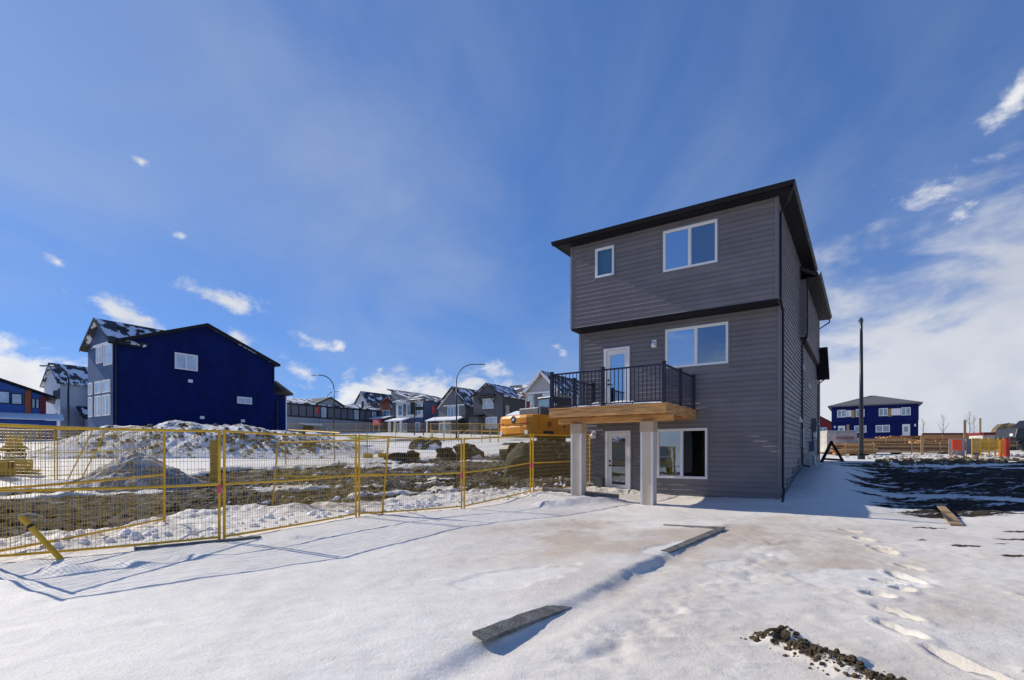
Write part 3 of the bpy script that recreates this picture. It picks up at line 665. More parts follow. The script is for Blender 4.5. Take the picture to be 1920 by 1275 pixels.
# ---------------------------------------------------------------- temporary fencing
m_yel = M('fence_yellow', (.72,.42,.02), .4, .18, 3)
m_wire = M('fence_wire', (.50,.34,.06), .45, .1)
m_pink = M('marking_paint', (.85,.10,.16), .6, .1)
m_ochre = M('board_ochre', (.60,.35,.05), .65, .2, 4)
m_stake = M('stake_wood', (.36,.25,.13), .8, .25, 6, grain=(6,6,.5))
m_red = M('red_paint', (.45,.03,.02), .5, .15)
def fence(p, q, label, h=1.82, zp=None, zq=None, tp=(0,0), tq=(0,0), dx=.05, nz=13, wr=.0031, mark=0, group='yellow temporary fence panels', base=.03):
    zp = gz(*p)+base if zp is None else zp; zq = gz(*q)+base if zq is None else zq
    T = thing('fence_panel', label, 'fence', (p[0], p[1], zp), 0, group)
    A = Vector((0,0,0)); B = Vector((q[0]-p[0], q[1]-p[1], zq-zp)); At = A+Vector((tp[0], tp[1], h)); Bt = B+Vector((tq[0], tq[1], h))
    def at(u, v): return (A.lerp(B, u)).lerp(At.lerp(Bt, u), v)
    MB().tube([A-Vector((0,0,.12)), At], .023, 8).build('post', m_yel, T); MB().tube([B-Vector((0,0,.12)), Bt], .023, 8).build('post', m_yel, T)
    for v, nm in ((.985, 'top_rail'), (.5, 'middle_rail'), (.02, 'bottom_rail')):
        pts = [at(u, v)+Vector((0,0,-.012*math.sin(u*3.14)*(1+v))) for u in (0, .25, .5, .75, 1)]
        MB().tube(pts, .019, 8).build(nm, m_yel, T)
    mb = MB(); L_ = B.length; n = int(L_/dx)
    for k in range(1, n):
        u = k/n+random.uniform(-.001, .001); mb.tube([at(u, .02), at(u, .985)], wr, 3, False)
    for k in range(1, nz+1):
        v = .02+.965*k/(nz+1); mb.tube([at(0, v), at(1, v)], wr, 3, False)
    mb.build('wire_mesh', m_wire, T)
    if mark:
        MB().tube([at(0 if mark == 1 else 1, .42), at(0 if mark == 1 else 1, .5)], .027, 8).build('paint_mark', m_pink, T)
    return T
fence((-7.1,6.75), (-4.85,8.66), 'leftmost yellow fence panel of the front row, running out of the picture at left', mark=2)
fence((-4.80,8.72), (-3.50,11.72), 'yellow fence panel right of the tall joined posts, second from left in the front row')
fence((-3.45,11.79), (-1.31,13.56), 'middle yellow fence panel of the front row before the muddy track', mark=2)
fence((-1.25,13.64), (.58,16.26), 'front-row yellow fence panel before the black clay bank, left of the white column', mark=2)
fence((.66,16.34), (2.75,18.45), 'yellow fence panel ending behind the white deck column at the house', mark=1)
fence((-7.2,7.0), (-6.85,10.3), 'yellow fence panel turned away from the camera behind the leftmost front panel')
fence((-6.3,13.7), (-3.05,12.25), 'tilted yellow fence panel standing behind the front row at the mud edge', tp=(.12,.1), tq=(.15,.05), base=.0)
fence((-20.6,20.5), (-17.5,20.0), 'yellow fence panel beside the plate compactor on the snow at far left', base=.12)
fence((-17.4,20.0), (-14.3,20.4), 'yellow fence panel between the compactor and the gravel heap', base=.12)
xs = [425, 515, 590, 665, 735, 807]
def wx(px, Y): return (px-960)/980*Y
far = [(wx(px, 74), 74+(.6 if i % 2 else 0)) for i, px in enumerate(xs)]
far_l = ['far yellow fence panel seen above the right shoulder of the spoil heap', 'far yellow fence panel below the long grey building', 'far yellow fence panel below the tall curved street lamp', 'far yellow fence panel in front of the white gabled house', 'far yellow fence panel in front of the hip-roofed white house']
for i in range(len(far)-1): fence(far[i], far[i+1], far_l[i], dx=.12, nz=8, wr=.006, group='yellow fence panels before the row of houses')
far2 = [(wx(px, 70-i*2.5), 70-i*2.5) for i, px in enumerate((807, 845, 890, 940, 990))]
for i, l in enumerate(['far yellow fence panel below the steep dark gable', 'far yellow fence panel before the snowy porch roof', 'far yellow fence panel before the grey gabled house', 'far yellow fence panel just left of the excavator']):
    fence(far2[i], far2[i+1], l, dx=.12, nz=8, wr=.006, group='yellow fence panels before the row of houses')
# braces, crooked post, stakes
for k, (x0, l) in enumerate([(-16.9, 'left of two yellow brace bars leaning beside the compactor fence'), (-16.4, 'right of two yellow brace bars leaning beside the compactor fence')]):
    z0 = gz(x0, 20.0); mb = MB(); mb.tube([(0,0,0), (.9,.1,1.95)], .022, 6); o = mb.build('brace_bar', m_yel); o.location = (x0, 19.9, z0); o['label'] = l; o['category'] = 'bar'; o['group'] = 'yellow brace bars'
T = thing('marker_post', 'thick yellow pipe leaning left out of the snow by the near fence', 'post', (-6.15, 7.28, gz(-6.15,7.28)))
pv_, pt_ = Vector((.0,0,-.15)), Vector((-.54,-.16,.60))
MB().tube([pv_, pt_], .036, 12).build('pipe', m_yel, T)
MB().tube([pv_.lerp(pt_, .80), pv_.lerp(pt_, .84)], .041, 12).build('clamp', m_black, T)
for (px, Y, h, l, red) in [(536, 25, 1.55, 'thin wooden stake in snow below the navy house corner', 0), (628, 25.5, 1.5, 'thin wooden stake leaning slightly on the snow below the curved lamp', 0), (634, 21.5, .7, 'short wooden stake at the far mud edge', 0), (258, 23, .9, 'short yellow-brown stake rising from the snowy spoil heap', 0), (688, 30, 1.7, 'thin stake in the snow behind the tilted fence panel', 0), (742, 44, 2.0, 'thin tall stake before the hip-roofed white house', 0)]:
    x = wx(px, Y); o = MB().beam((0,0,-.2), (random.uniform(-.06,.06), 0, h), .04, .02, (0,1,0)).build('survey_stake', m_stake); o.location = (x, Y, gz(x, Y)); o['label'] = l; o['category'] = 'stake'; o['group'] = 'wooden survey stakes'
T = thing('wide_board', 'wide ochre board standing upright in snow left of the joined fence posts', 'board', (wx(402,20), 20, gz(wx(402,20),20)))
for k in range(3): MB().box(-.16+.108*k, -.06+.108*k, -.02, .02+.003*k, -.1, 1.62-.03*(k % 2)).build('plank', m_ochre, T)
for (x0, w, l) in [(690, .5, 'short ochre timber offcut lying on snow behind the fence'), (722, 1.1, 'longer ochre timber beam lying on snow behind the tilted panel')]:
    Y = 29; x = wx(x0, Y); o = MB().box(-w/2, w/2, -.15, .15, 0, .28).build('timber_offcut', m_ochre, bevel=.02); o.location = (x, Y+(.6 if w > 1 else 0), gz(x, Y)-.03); o.rotation_euler = (0, R(4), R(12)); o['label'] = l; o['category'] = 'timber'
# red-tipped rail lying on the fence
o = MB().tube([(-7.4,17.5,2.28),(-4.2,12.75,2.0)], .02, 6).build('loose_rail', m_yel); o['label'] = 'loose yellow rail with red end resting across the tilted fence panel'; o['category'] = 'rail'
MB().tube([(-7.6,17.8,2.297),(-7.4,17.5,2.28)], .024, 6).build('painted_end', m_red, o)
# ---------------------------------------------------------------- heaps
def heapmat(name, base, lo, hi, amt):
    m = bpy.data.materials.new(name); m.use_nodes = True; MATS[name] = m
    t = NT(m.node_tree); t.n.clear(); o = t.new('ShaderNodeOutputMaterial'); p = t.new('ShaderNodeBsdfPrincipled'); t.put(o.inputs[0], p.outputs[0])
    oc = t.new('ShaderNodeTexCoord').outputs['Object']
    dirt = t.mix(t.ss(t.noise(oc, 5, 6, .65), .3, .7), lo, hi)
    f = t.ss(t.math('ADD', t.math('MULTIPLY', t.noise(oc, 1.5, 5, .6), .6), t.math('MULTIPLY', t.noise(oc, 7, 5, .65), .4)), amt-.025, amt+.025)
    t.put(p.inputs['Base Color'], t.mix(f, base, dirt)); p.inputs['Roughness'].default_value = .8; p.inputs['Specular IOR Level'].default_value = .2
    t.put(p.inputs['Normal'], t.bump(t.math('ADD', t.noise(oc, 9, 6, .65), t.math('MULTIPLY', f, .4)), .7, .09))
    return m
def mound(name, label, cat, cx_, cy_, prof, ext, n, mat, seed, rough=.2, kind=None):
    (xa, xb, ya, yb) = ext; nx_, ny_ = n
    gx_ = np.linspace(xa, xb, nx_); gy_ = np.linspace(ya, yb, ny_); X, Y = np.meshgrid(gx_, gy_)
    g = ground(X+cx_, Y+cy_); h = prof(X, Y)
    h = h+rough*np.clip(h, 0, 1)*(fbm(X, Y, 1.1, 5, seed)+.35*fbm(X, Y, 5, 3, seed+9))
    z0 = gz(cx_, cy_); Z = g-z0+np.where(h > .01, h, h*2-.12)-.02
    ii = np.arange(nx_*ny_).reshape(ny_, nx_); q = np.stack([ii[:-1,:-1], ii[:-1,1:], ii[1:,1:], ii[1:,:-1]], -1).reshape(-1, 4)
    me = bpy.data.meshes.new(name); me.from_pydata(np.stack([X, Y, Z], -1).reshape(-1, 3).tolist(), [], q.tolist()); me.materials.append(mat)
    me.polygons.foreach_set('use_smooth', [True]*len(me.polygons)); me.update()
    o = link(name, me); o.location = (cx_, cy_, z0); o['label'] = label; o['category'] = cat
    HEAPZ[name] = (gx_+cx_, gy_+cy_, Z+z0)
    return o
HEAPZ = {}
def heapz(name, x, y):
    gx_, gy_, Z = HEAPZ[name]; i = min(max(int(np.searchsorted(gx_, x)), 0), len(gx_)-1); k = min(max(int(np.searchsorted(gy_, y)), 0), len(gy_)-1); return float(Z[k, i])
m_spoil = heapmat('snowy_spoil', (.82,.80,.77), (.10,.075,.045), (.30,.24,.15), .545)
m_grav = heapmat('gravel_snow', (.60,.58,.55), (.16,.15,.14), (.42,.40,.37), .49)
m_clay = M('black_clay', (.035,.030,.026), .85, .55, 4, .9, 12)
m_clayb = M('brown_clay', (.15,.12,.09), .85, .5, 5, .9, 12, snow=.25)
m_clayd = M('frozen_clay', (.055,.047,.04), .85, .6, 4, .9, 12, snow=.22)
def spoil(X, Y):
    cr = np.interp(X, [-11.5,-9.5,-7,-3,1,4,6,8.5,10], [0,.5,1.5,2.0,1.9,1.55,1.25,.6,0])
    f = np.where(Y < 0, 1-np.clip(-Y/3.2, 0, 1)**1.3, 1-np.clip(Y/4.5, 0, 1)**1.6)
    return cr*f*(1+.18*fbm(X, Y, .45, 3, 5))-.02
mound('spoil_heap', 'long snow-covered earth heap with brown clods below the navy house', 'heap', -18.2, 31.5, spoil, (-12, 10.5, -4, 5), (180, 90), m_spoil, 7, .24)
def gravel(X, Y): return np.maximum(1.42-np.sqrt(X*X*.40+Y*Y*.55+.02)*1.0, -.05)
mound('gravel_heap', 'pointed grey gravel and snow heap behind the fence', 'heap', -13.4, 18.6, gravel, (-3.4, 3.4, -2.6, 2.6), (120, 90), m_grav, 17, .13)
def bank(X, Y): 
    f = np.clip(1-np.abs(X/2.6)**5, 0, 1)*np.clip(1-np.maximum(-Y-.1, 0)/.9, 0, 1)*np.clip(1-np.maximum(Y-.6, 0)/1.2, 0, 1)
    return 1.2*np.maximum(f, 0)**.35*(1+.22*fbm(X, Y, .9, 4, 8))-.02
mound('clay_bank', 'steep black clay bank in front of the excavator', 'bank', 2.3, 22.3, bank, (-3, 3, -1.4, 2.2), (90, 60), m_clay, 27, .22)
def lump(name, label, cat, x, y, w, d, h, seed, mat, lean=0., group=None, rough=.3, zoff=-.08):
    vs = []; fs = []; n, m_ = 11, 5
    for k in range(m_+1):
        th = math.pi/2*k/m_
        for i in range(n):
            an = 2*math.pi*i/n; rr = math.cos(th)**.55+.04
            q = 1+rough*2*(float(vn(np.array([math.cos(an)*1.7+seed]), np.array([math.sin(an)*1.7+k*.45]), seed)[0])-.5)
            q2 = 1+rough*1.2*(float(vn(np.array([i*.9]), np.array([k*1.3]), seed+3)[0])-.5)
            vs.append((w/2*rr*q*q2*math.cos(an)+lean*math.sin(th)*h, d/2*rr*q*q2*math.sin(an), h*math.sin(th)*(.9+.2*q)))
    for k in range(m_):
        for i in range(n): fs.append((k*n+i, k*n+(i+1) % n, (k+1)*n+(i+1) % n, (k+1)*n+i))
    o = MB().add(vs, fs).build(name, mat); o.location = (x, y, gz(x, y)+zoff); o['label'] = label; o['category'] = cat
    if group: o['group'] = group
    return o
for (px, Y, w, d, h, lean, l, mt_) in [(785, 37, 1.5, 1.1, .85, .1, 'left of two grey clay lumps standing on snow before the porch', m_clayb), (808, 36.5, 1.3, .9, .8, 0, 'right of two grey clay lumps standing on snow before the porch', m_clayd),
        (840, 28.4, .9, .7, .68, -.1, 'small dark clay lump behind the fence', m_clayd), (888, 28, 1.3, .9, .95, -.3, 'tall leaning dark clay slab behind the joined fence posts', m_clayd),
        (748, 27, 1.0, .6, .38, 0, 'low pile of dark clods at the left of the upper mud edge', m_clay), (772, 27.4, .8, .5, .42, 0, 'low pile of dark clods at the right of the upper mud edge', m_clay),
        (930, 27.5, .8, .5, .3, .0, 'low brown clod by the snow left of the clay bank', m_clayb)]:
    x = wx(px, Y); lump('clay_lump', l, 'clay lump', x, Y, w, d, h, int(px), mt_, lean, 'clay lumps left by the excavator', .62)
# loose clods on the heap and in the bottom right corner
def clods(name, label, pts, rng, mat, seed, zf=None):
    rnd = random.Random(seed); mb = MB()
    zs = [zf(q[0], q[1]) for q in pts] if zf else ground(np.array([q[0] for q in pts]), np.array([q[1] for q in pts]))
    for (x, y, s), z in zip(pts, zs):
        z = float(z); vs = []
        for k in range(3):
            for i in range(6):
                an = i*math.pi/3+rnd.random()*.5; rr = s*(.9, 1.0, .55)[k]*rnd.uniform(.7, 1.2)
                vs.append((x+rr*math.cos(an), y+rr*math.sin(an)*.9, z+s*(-.3, .35, .75)[k]*rnd.uniform(.7, 1.2)))
        vs.append((x, y, z+s*.85)); fs = []
        for k in range(2):
            for i in range(6): fs.append((k*6+i, k*6+(i+1) % 6, k*6+6+(i+1) % 6, k*6+6+i))
        for i in range(6): fs.append((12+i, 12+(i+1) % 6, 18))
        mb.add(vs, fs)
    o = mb.build(name, mat); o['label'] = label; o['kind'] = 'stuff'; return o
rnd = random.Random(3); pts = []
for k in range(420):
    u = rnd.random(); bx = 2.05+u*.38; by = 4.25-u*1.0
    pts.append((bx+rnd.gauss(0, .08), by+rnd.gauss(0, .07), abs(rnd.gauss(.004, .009))+.004))
clods('earth_clods', 'small brown earth clods scattered in the bottom right corner', pts, rnd, M('earth_brown', (.085,.062,.03), .9, .5, 9, .8, 30), 5)
pts = []
cand = [(-9+12*rnd.random(), 14+9*rnd.random()) for k in range(700)]; dq = inpoly_dist(np.array([q[0] for q in cand]), np.array([q[1] for q in cand]), MUD)
for (x, Y), q in zip(cand, dq):
    if q > 0: pts.append((x, Y, abs(rnd.gauss(.03, .03))+.02))
clods('mud_clods', 'dark clods strewn over the muddy track', pts, rnd, m_clayb, 6)
pts = []
for k in range(260):
    i = rnd.randrange(len(FENCE)-2); u = rnd.random(); x = FENCE[i+1][0]*(1-u)+FENCE[i+2][0]*u-rnd.random()*1.4; Y = FENCE[i+1][1]*(1-u)+FENCE[i+2][1]*u+rnd.random()*1.2
    pts.append((x, Y, abs(rnd.gauss(.035, .03))+.015))
clods('snow_chunks', 'broken snow chunks ploughed along the back of the fence', pts, rnd, m_snow, 8)
pts = []
for (cx_, cy_, n_, sp) in [(-15.6,29.6,60,.9),(-13.6,29.9,60,.8),(-11.4,30.2,40,.7),(-17.6,29.8,35,.9),(-20.5,29.5,20,1.0),(-23.0,29.2,16,.8),(-18,30.8,30,2.5),(-13,31,30,2.0)]:
    for k in range(n_): pts.append((cx_+rnd.gauss(0, sp), cy_+rnd.gauss(0, .45), abs(rnd.gauss(.05, .05))+.03))
clods('heap_clods', 'brown clods showing through the snow of the long earth heap', pts, rnd, M('clod_tan', (.17,.125,.07), .9, .5, 5, .8, 20), 9, lambda x, y: heapz('spoil_heap', x, y))
pts = []
for k in range(420):
    Y = rnd.uniform(21.5, 31.5); px = rnd.uniform(1640, 1925); pts.append(((px-960)/980*Y, Y, abs(rnd.gauss(.03, .06))+.025))
clods('verge_clods', 'brown earth clods on the sunlit verge before the lumber yard', pts, rnd, M('clod_tan'), 10)
pts = [(wx(rnd.uniform(1600, 1925), 34.5), 34.5+rnd.gauss(0, .8), abs(rnd.gauss(.06, .07))+.04) for k in range(160)]
clods('verge_snow', 'dirty snow chunks along the foot of the lumber stacks', pts, rnd, M('snow_dirty', (.55,.50,.44), .8, .2, 3, .5, 15), 12)
# ---------------------------------------------------------------- edging strips in the yard
m_strip = M('grey_fibre_board', (.17,.165,.15), .9, .4, 8, .7, 40)
def strip(name, label, p, q, w, th, z0, z1, tilt, n=10, seed=1, bend=0.):
    p, q = Vector((*p, 0)), Vector((*q, 0)); u = (q-p).normalized(); sd = Vector((u.y, -u.x, 0))
    T0 = []; fs = []; rn = random.Random(seed)
    for i in range(n+1):
        f = i/n; c = p.lerp(q, f); z = z0+(z1-z0)*f+bend*math.sin(f*3.14); ww = w*(1-.1*rn.random()) ; 
        for (s, dz_) in ((-.5, 0), (.5, -tilt), (.5, -tilt-th), (-.5, -th)):
            k = c+sd*s*ww; T0.append((k.x-p.x, k.y-p.y, z+dz_+rn.uniform(-.004, .004)-z0))
    for i in range(n):
        for k in range(4): fs.append((i*4+k, i*4+(k+1) % 4, i*4+4+(k+1) % 4, i*4+4+k))
    fs += [(0,1,2,3), (n*4+3, n*4+2, n*4+1, n*4)]
    o = MB().add(T0, fs).build(name, m_strip, bevel=.004); o.location = (p.x, p.y, z0); o['label'] = label; o['category'] = 'edging board'; return o
strip('edging_board', 'grey weathered edging board sticking out of the snow nearest the camera', (-.25,4.02), (.75,5.45), .15, .032, gz(-.35,4.1)+.06, gz(.75,5.45)-.04, .035, 14, 3, .015)
strip('edging_board', 'long half-buried grey edging board in the middle of the snowy yard', (2.25,7.7), (4.0,10.0), .13, .03, gz(2.2,7.7)+.012, gz(3.9,10.0)+.035, .02, 14, 5)
strip('edging_board', 'short grey edging board at the far end of the yard edge, turned left', (3.1,10.75), (4.08,10.05), .16, .03, gz(3.1,10.7)+.01, gz(4.0,10.05)+.045, .01, 6, 8)
strip('concrete_edging', 'rough grey concrete strip lying on snow before the left deck column', (1.05,16.75), (3.1,15.45), .34, .18, gz(1.05,16.8)+.16, gz(3.1,15.45)+.10, .02, 10, 11)
bpy.data.objects['concrete_edging']['category'] = 'concrete strip'
strip('dark_batten', 'thin dark board lying along the foot of the front fence', (-5.75,7.95), (-4.3,8.95), .10, .03, gz(-5.7,8.0)+.03, gz(-4.3,8.95)+.03, .0, 8, 12)
bpy.data.objects['dark_batten']['category'] = 'board'
# ---------------------------------------------------------------- houses of the estate
m_pane = M('pane_far', (.16,.27,.36), .07, .3, .8, spec=1.)
m_panel = M('pane_light', (.45,.55,.62), .12, .25, 1.2, spec=1.)
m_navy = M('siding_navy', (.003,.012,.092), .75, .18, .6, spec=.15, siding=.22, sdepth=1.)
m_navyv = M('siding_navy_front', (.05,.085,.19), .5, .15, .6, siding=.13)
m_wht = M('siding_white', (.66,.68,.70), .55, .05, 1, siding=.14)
m_bat = M('batten_white', (.64,.66,.69), .55, .05, 1, siding=.4, sdir='Y', sdepth=.4)
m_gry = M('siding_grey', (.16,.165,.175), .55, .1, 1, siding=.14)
m_gryl = M('stucco_grey', (.36,.36,.36), .8, .08, 1)
m_chb = M('batten_charcoal', (.10,.105,.115), .55, .1, 1, siding=.4, sdir='X', sdepth=.5)
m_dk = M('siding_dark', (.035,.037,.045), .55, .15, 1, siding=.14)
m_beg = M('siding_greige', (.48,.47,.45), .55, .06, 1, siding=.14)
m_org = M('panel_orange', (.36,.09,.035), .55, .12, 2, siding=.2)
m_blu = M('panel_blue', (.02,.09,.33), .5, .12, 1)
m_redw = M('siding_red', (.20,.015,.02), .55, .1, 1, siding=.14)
m_shg = M('shingle_snow', (.05,.05,.055), .85, .35, 5, .3, 20, snow=.30)
m_shs = M('shingle_more_snow', (.055,.055,.06), .85, .35, 5, .3, 20, snow=.40)
m_shd = M('shingle_grey', (.12,.12,.125), .85, .3, 5, .3, 20)
def hs_(name, label, x, y, z, cat='house', rz=HR): return thing(name, label, cat, (x, y, z), rz)
def box(T, nm, m, *q): return MB().box(*q).build(nm, m, T)
def gable(T, axis_, x0, x1, y0, y1, ze, rise, mr, mw, ov=.35, th=.18, walls=True, mid=None):
    """gable roof; ridge along axis_"""
    if axis_ == 'y':
        xm = (x0+x1)/2 if mid is None else mid
        for (a, za, b, s) in ((x0, ze, xm, -1), (x1, ze, xm, 1)):
            sl = rise/abs(xm-a); ae = a+s*ov; zeo = ze-sl*ov
            MB().hexa([(ae,y0-ov,zeo),(b,y0-ov,ze+rise),(b,y1+ov,ze+rise),(ae,y1+ov,zeo),(ae,y0-ov,zeo+th),(b,y0-ov,ze+rise+th),(b,y1+ov,ze+rise+th),(ae,y1+ov,zeo+th)]).build('roof', mr, T)
            MB().hexa([(ae,y0-ov-.03,zeo-.06),(b,y0-ov-.03,ze+rise-.06),(b,y0-ov-.002,ze+rise-.06),(ae,y0-ov-.002,zeo-.06),(ae,y0-ov-.03,zeo+th+.02),(b,y0-ov-.03,ze+rise+th+.02),(b,y0-ov-.002,ze+rise+th+.02),(ae,y0-ov-.002,zeo+th+.02)]).build('barge_board', T.get('_trim') and MATS[T['_trim']] or m_eave, T)
        if walls: MB().prism([(x0, ze), (x1, ze), (xm, ze+rise)], 'y', y0, y0+.12).build('gable_wall', mw, T)
    else:
        ym = (y0+y1)/2 if mid is None else mid
        for (a, b, s) in ((y0, ym, -1), (y1, ym, 1)):
            sl = rise/abs(ym-a); ae = a+s*ov; zeo = ze-sl*ov
            MB().hexa([(x0-ov,ae,zeo),(x1+ov,ae,zeo),(x1+ov,b,ze+rise),(x0-ov,b,ze+rise),(x0-ov,ae,zeo+th),(x1+ov,ae,zeo+th),(x1+ov,b,ze+rise+th),(x0-ov,b,ze+rise+th)]).build('roof', mr, T)
            MB().hexa([(x1+ov+.002,ae,zeo-.06),(x1+ov+.03,ae,zeo-.06),(x1+ov+.03,b,ze+rise-.06),(x1+ov+.002,b,ze+rise-.06),(x1+ov+.002,ae,zeo+th+.02),(x1+ov+.03,ae,zeo+th+.02),(x1+ov+.03,b,ze+rise+th+.02),(x1+ov+.002,b,ze+rise+th+.02)]).build('barge_board', m_eave, T)
        if walls: MB().prism([(y0, ze), (y1, ze), (ym, ze+rise)], 'x', x1-.12, x1).build('gable_wall', mw, T)
def hip(T, x0, x1, y0, y1, ze, rise, mr, ov=.4, ridge=None, axis_='x'):
    x0 -= ov; x1 += ov; y0 -= ov; y1 += ov; th = .18
    if axis_ == 'x':
        hw = min((y1-y0)/2, (x1-x0)/2-.1); r0, r1 = (x0+hw, (y0+y1)/2), (x1-hw, (y0+y1)/2)
        fs = [(4,5,9,8),(6,7,8,9),(5,6,9),(7,4,8)]
    else:
        hw = min((x1-x0)/2, (y1-y0)/2-.1); r0, r1 = ((x0+x1)/2, y0+hw), ((x0+x1)/2, y1-hw)
        fs = [(4,5,8),(5,6,9,8),(6,7,9),(7,4,8,9)]
    if ridge: r0, r1 = ridge
    vs = [(x0,y0,ze),(x1,y0,ze),(x1,y1,ze),(x0,y1,ze),(x0,y0,ze+th),(x1,y0,ze+th),(x1,y1,ze+th),(x0,y1,ze+th),(*r0,ze+th+rise),(*r1,ze+th+rise)]
    return MB().add(vs, [(3,2,1,0),(0,1,5,4),(1,2,6,5),(2,3,7,6),(3,0,4,7)]+fs).build('roof', mr, T)
def slab(T, nm, m, x0, x1, y0, y1, z0, z1, th=.15, ax='x'):
    """sloped slab, from z0 at the low coordinate to z1 at the high one"""
    za = (z0, z1, z1, z0) if ax == 'x' else (z0, z0, z1, z1)
    q = [(x0,y0,za[0]),(x1,y0,za[1]),(x1,y1,za[2]),(x0,y1,za[3])]
    return MB().hexa([*q, *[(a, b, c+th) for a, b, c in q]]).build(nm, m, T)
def win(T, face, c, u0, u1, z0, z1, panes=2, mun=(0,0), g=None, fr=None, fw=.08, nm='window'): return window(T, face, c, u0, u1, z0, z1, panes, g or m_pane, fw, .09, nm, mun, fr or m_white, .02)
def pxy(px, Y): return (px-960)/980*Y
# navy house on the left
x, y = pxy(213, 38), 38; z0 = 3.0
T = hs_('navy_house', 'large navy blue house with a broad blank gabled side wall behind the spoil heap', x, y, z0); E_ = 9.7-z0
box(T, 'wall', m_navy, -5.0, 0, 0.06, 12.5, -1, E_); box(T, 'west_wall', m_navy, -9.5, -5.0, 5.5, 12.4, -1, E_); box(T, 'front_wall', m_navyv, -5.0, -.02, 0, .05, -1, E_)
box(T, 'corner_trim', m_navy, -.06, .03, -.03, .06, -1, E_)
gable(T, 'x', -5.0, 0, .3, 12.5, E_, 2.35, m_shg, m_navy, mid=6.4); gable(T, 'x', -9.5, -5.4, 5.5, 12.4, E_, 1.3, m_shg, m_navy)
MB().prism([(-5.0, E_), (0, E_), (-2.5, E_+1.75)], 'y', 0, .12).build('gable_wall', m_navyv, T)
for s_ in (-1, 1):
    xe = -2.5+s_*2.88; q_ = [(xe,-.4,E_-.27),(xe,1.7,E_-.27),(-2.5,5.4,E_+1.75),(-2.5,-.4,E_+1.75)]
    MB().hexa([*q_, *[(a_, b_, c_+.18) for a_, b_, c_ in q_]]).build('roof', m_shs, T)
    q_ = [(xe,-.43,E_-.33),(-2.5,-.43,E_+1.69),(-2.5,-.40,E_+1.69),(xe,-.40,E_-.33)]
    MB().hexa([*q_, *[(a_, b_, c_+.27) for a_, b_, c_ in q_]]).build('barge_board', m_eave, T)
MB().box(.30, .42, -.4, 1.7, E_-.30, E_-.16).build('gutter', m_eave, T)
box(T, 'rear_wing', m_navy, -8, -.02, 12.5, 13.7, -1, 4.0); slab(T, 'rear_roof', m_shd, -8.3, .35, 12.45, 14.2, 5.0, 4.0, .18, 'y'); box(T, 'corner_trim', m_white, -.04, .03, 13.62, 13.73, -1, 4.0)
win(T, 'E', 0, 4.05, 5.75, 5.2, 6.5, 2, g=m_panel, fw=.10); win(T, 'E', 0, 9.0, 10.3, 2.85, 3.45, 2, g=m_panel)
for (b, z) in ((5.2,4.35),(6.1,1.45),(9.5,1.35)): fbox(MB(), 'E', 0, b-.16, b+.16, z-.12, z+.12, 0, .1).build('vent', m_white, T)
for (u0, u1) in ((-3.1,-1.85),(-1.65,-.1)): win(T, 'S', 0, u0, u1, 5.0+.3*(u0 < -2), 6.6, 2 if u0 < -2 else 1, g=m_panel)
for u0, u1 in ((-4.7,-3.95),(-3.4,-2.2),(-1.95,-.5)):
    win(T, 'S', 0, u0, u1, 3.0, 3.95, 1, g=m_panel); win(T, 'S', 0, u0, u1, 1.3, 2.85, 2 if u0 > -4 else 1, g=m_panel)
MB().tube([(.07,.12,E_-.2),(.07,.12,-.5)], .05, 6).build('downspout', m_black, T); MB().tube([(.07,12.4,E_-.1),(.07,12.4,4.6)], .05, 6).build('downspout', m_black, T)
MB().tube([(.1,13.9,4.1),(.07,13.0,3.6),(.07,12.7,3.4),(.07,12.7,-.5)], .05, 6).build('downspout', m_black, T)
for k in range(3): MB().box(-1.75, -1.4, .8+1.2*k, 1.3+1.2*k, E_+1.2, E_+1.42).build('roof_vent', m_black, T)
# white farmhouse
x, y = pxy(112, 68), 68; z0 = 4.6
T = hs_('white_house', 'white house with steep dark gable and black windows left of the navy house', x, y, z0)
box(T, 'wall', m_wht, -6.4, 0, .05, 12, -2, 6.2); gable(T, 'y', -6.4, 0, 0.05, 7, 6.2, 2.6, m_shs, m_wht)
box(T, 'side_wing', m_bat, 0.0, 1.2, 3.0, 14, -2, 6.2); gable(T, 'x', -2, 1.2, 3.0, 11, 6.2, 1.9, m_shs, m_bat)
for u in (-2.5, -2.0, -1.5, -1.0): win(T, 'S', 0.05, u, u+.36, 4.0, 5.2, 1, fr=m_black, fw=.06, g=m_panel)
win(T, 'S', .05, -.5, -.1, 4.0, 5.4, 1, fr=m_black, fw=.06, g=m_panel); win(T, 'E', 1.2, 4.6, 6.0, 3.9, 5.2, 2, (0,1), fr=m_black, fw=.08)
slab(T, 'porch_roof', M('shingle_porch', (.03,.028,.03), .85, .4, 4, .3, 20, snow=.35), .8, 3.4, 1.4, 12, 3.0, 1.4, .15, 'x'); box(T, 'garage', m_wht, .9, 3.0, 2.4, 11, -1, 1.4)
fbox(MB(), 'E', 3.0, 5.5, 9.5, -1, .9, 0, .04).build('garage_door', m_black, T); fbox(MB(), 'E', 3.0, 3.6, 3.9, .7, 1.0, 0, .12).build('wall_lamp', m_black, T)
fbox(MB(), 'S', .05, -1.7, -1.2, 1.6, 2.2, 0, .05).build('vent', m_black, T)
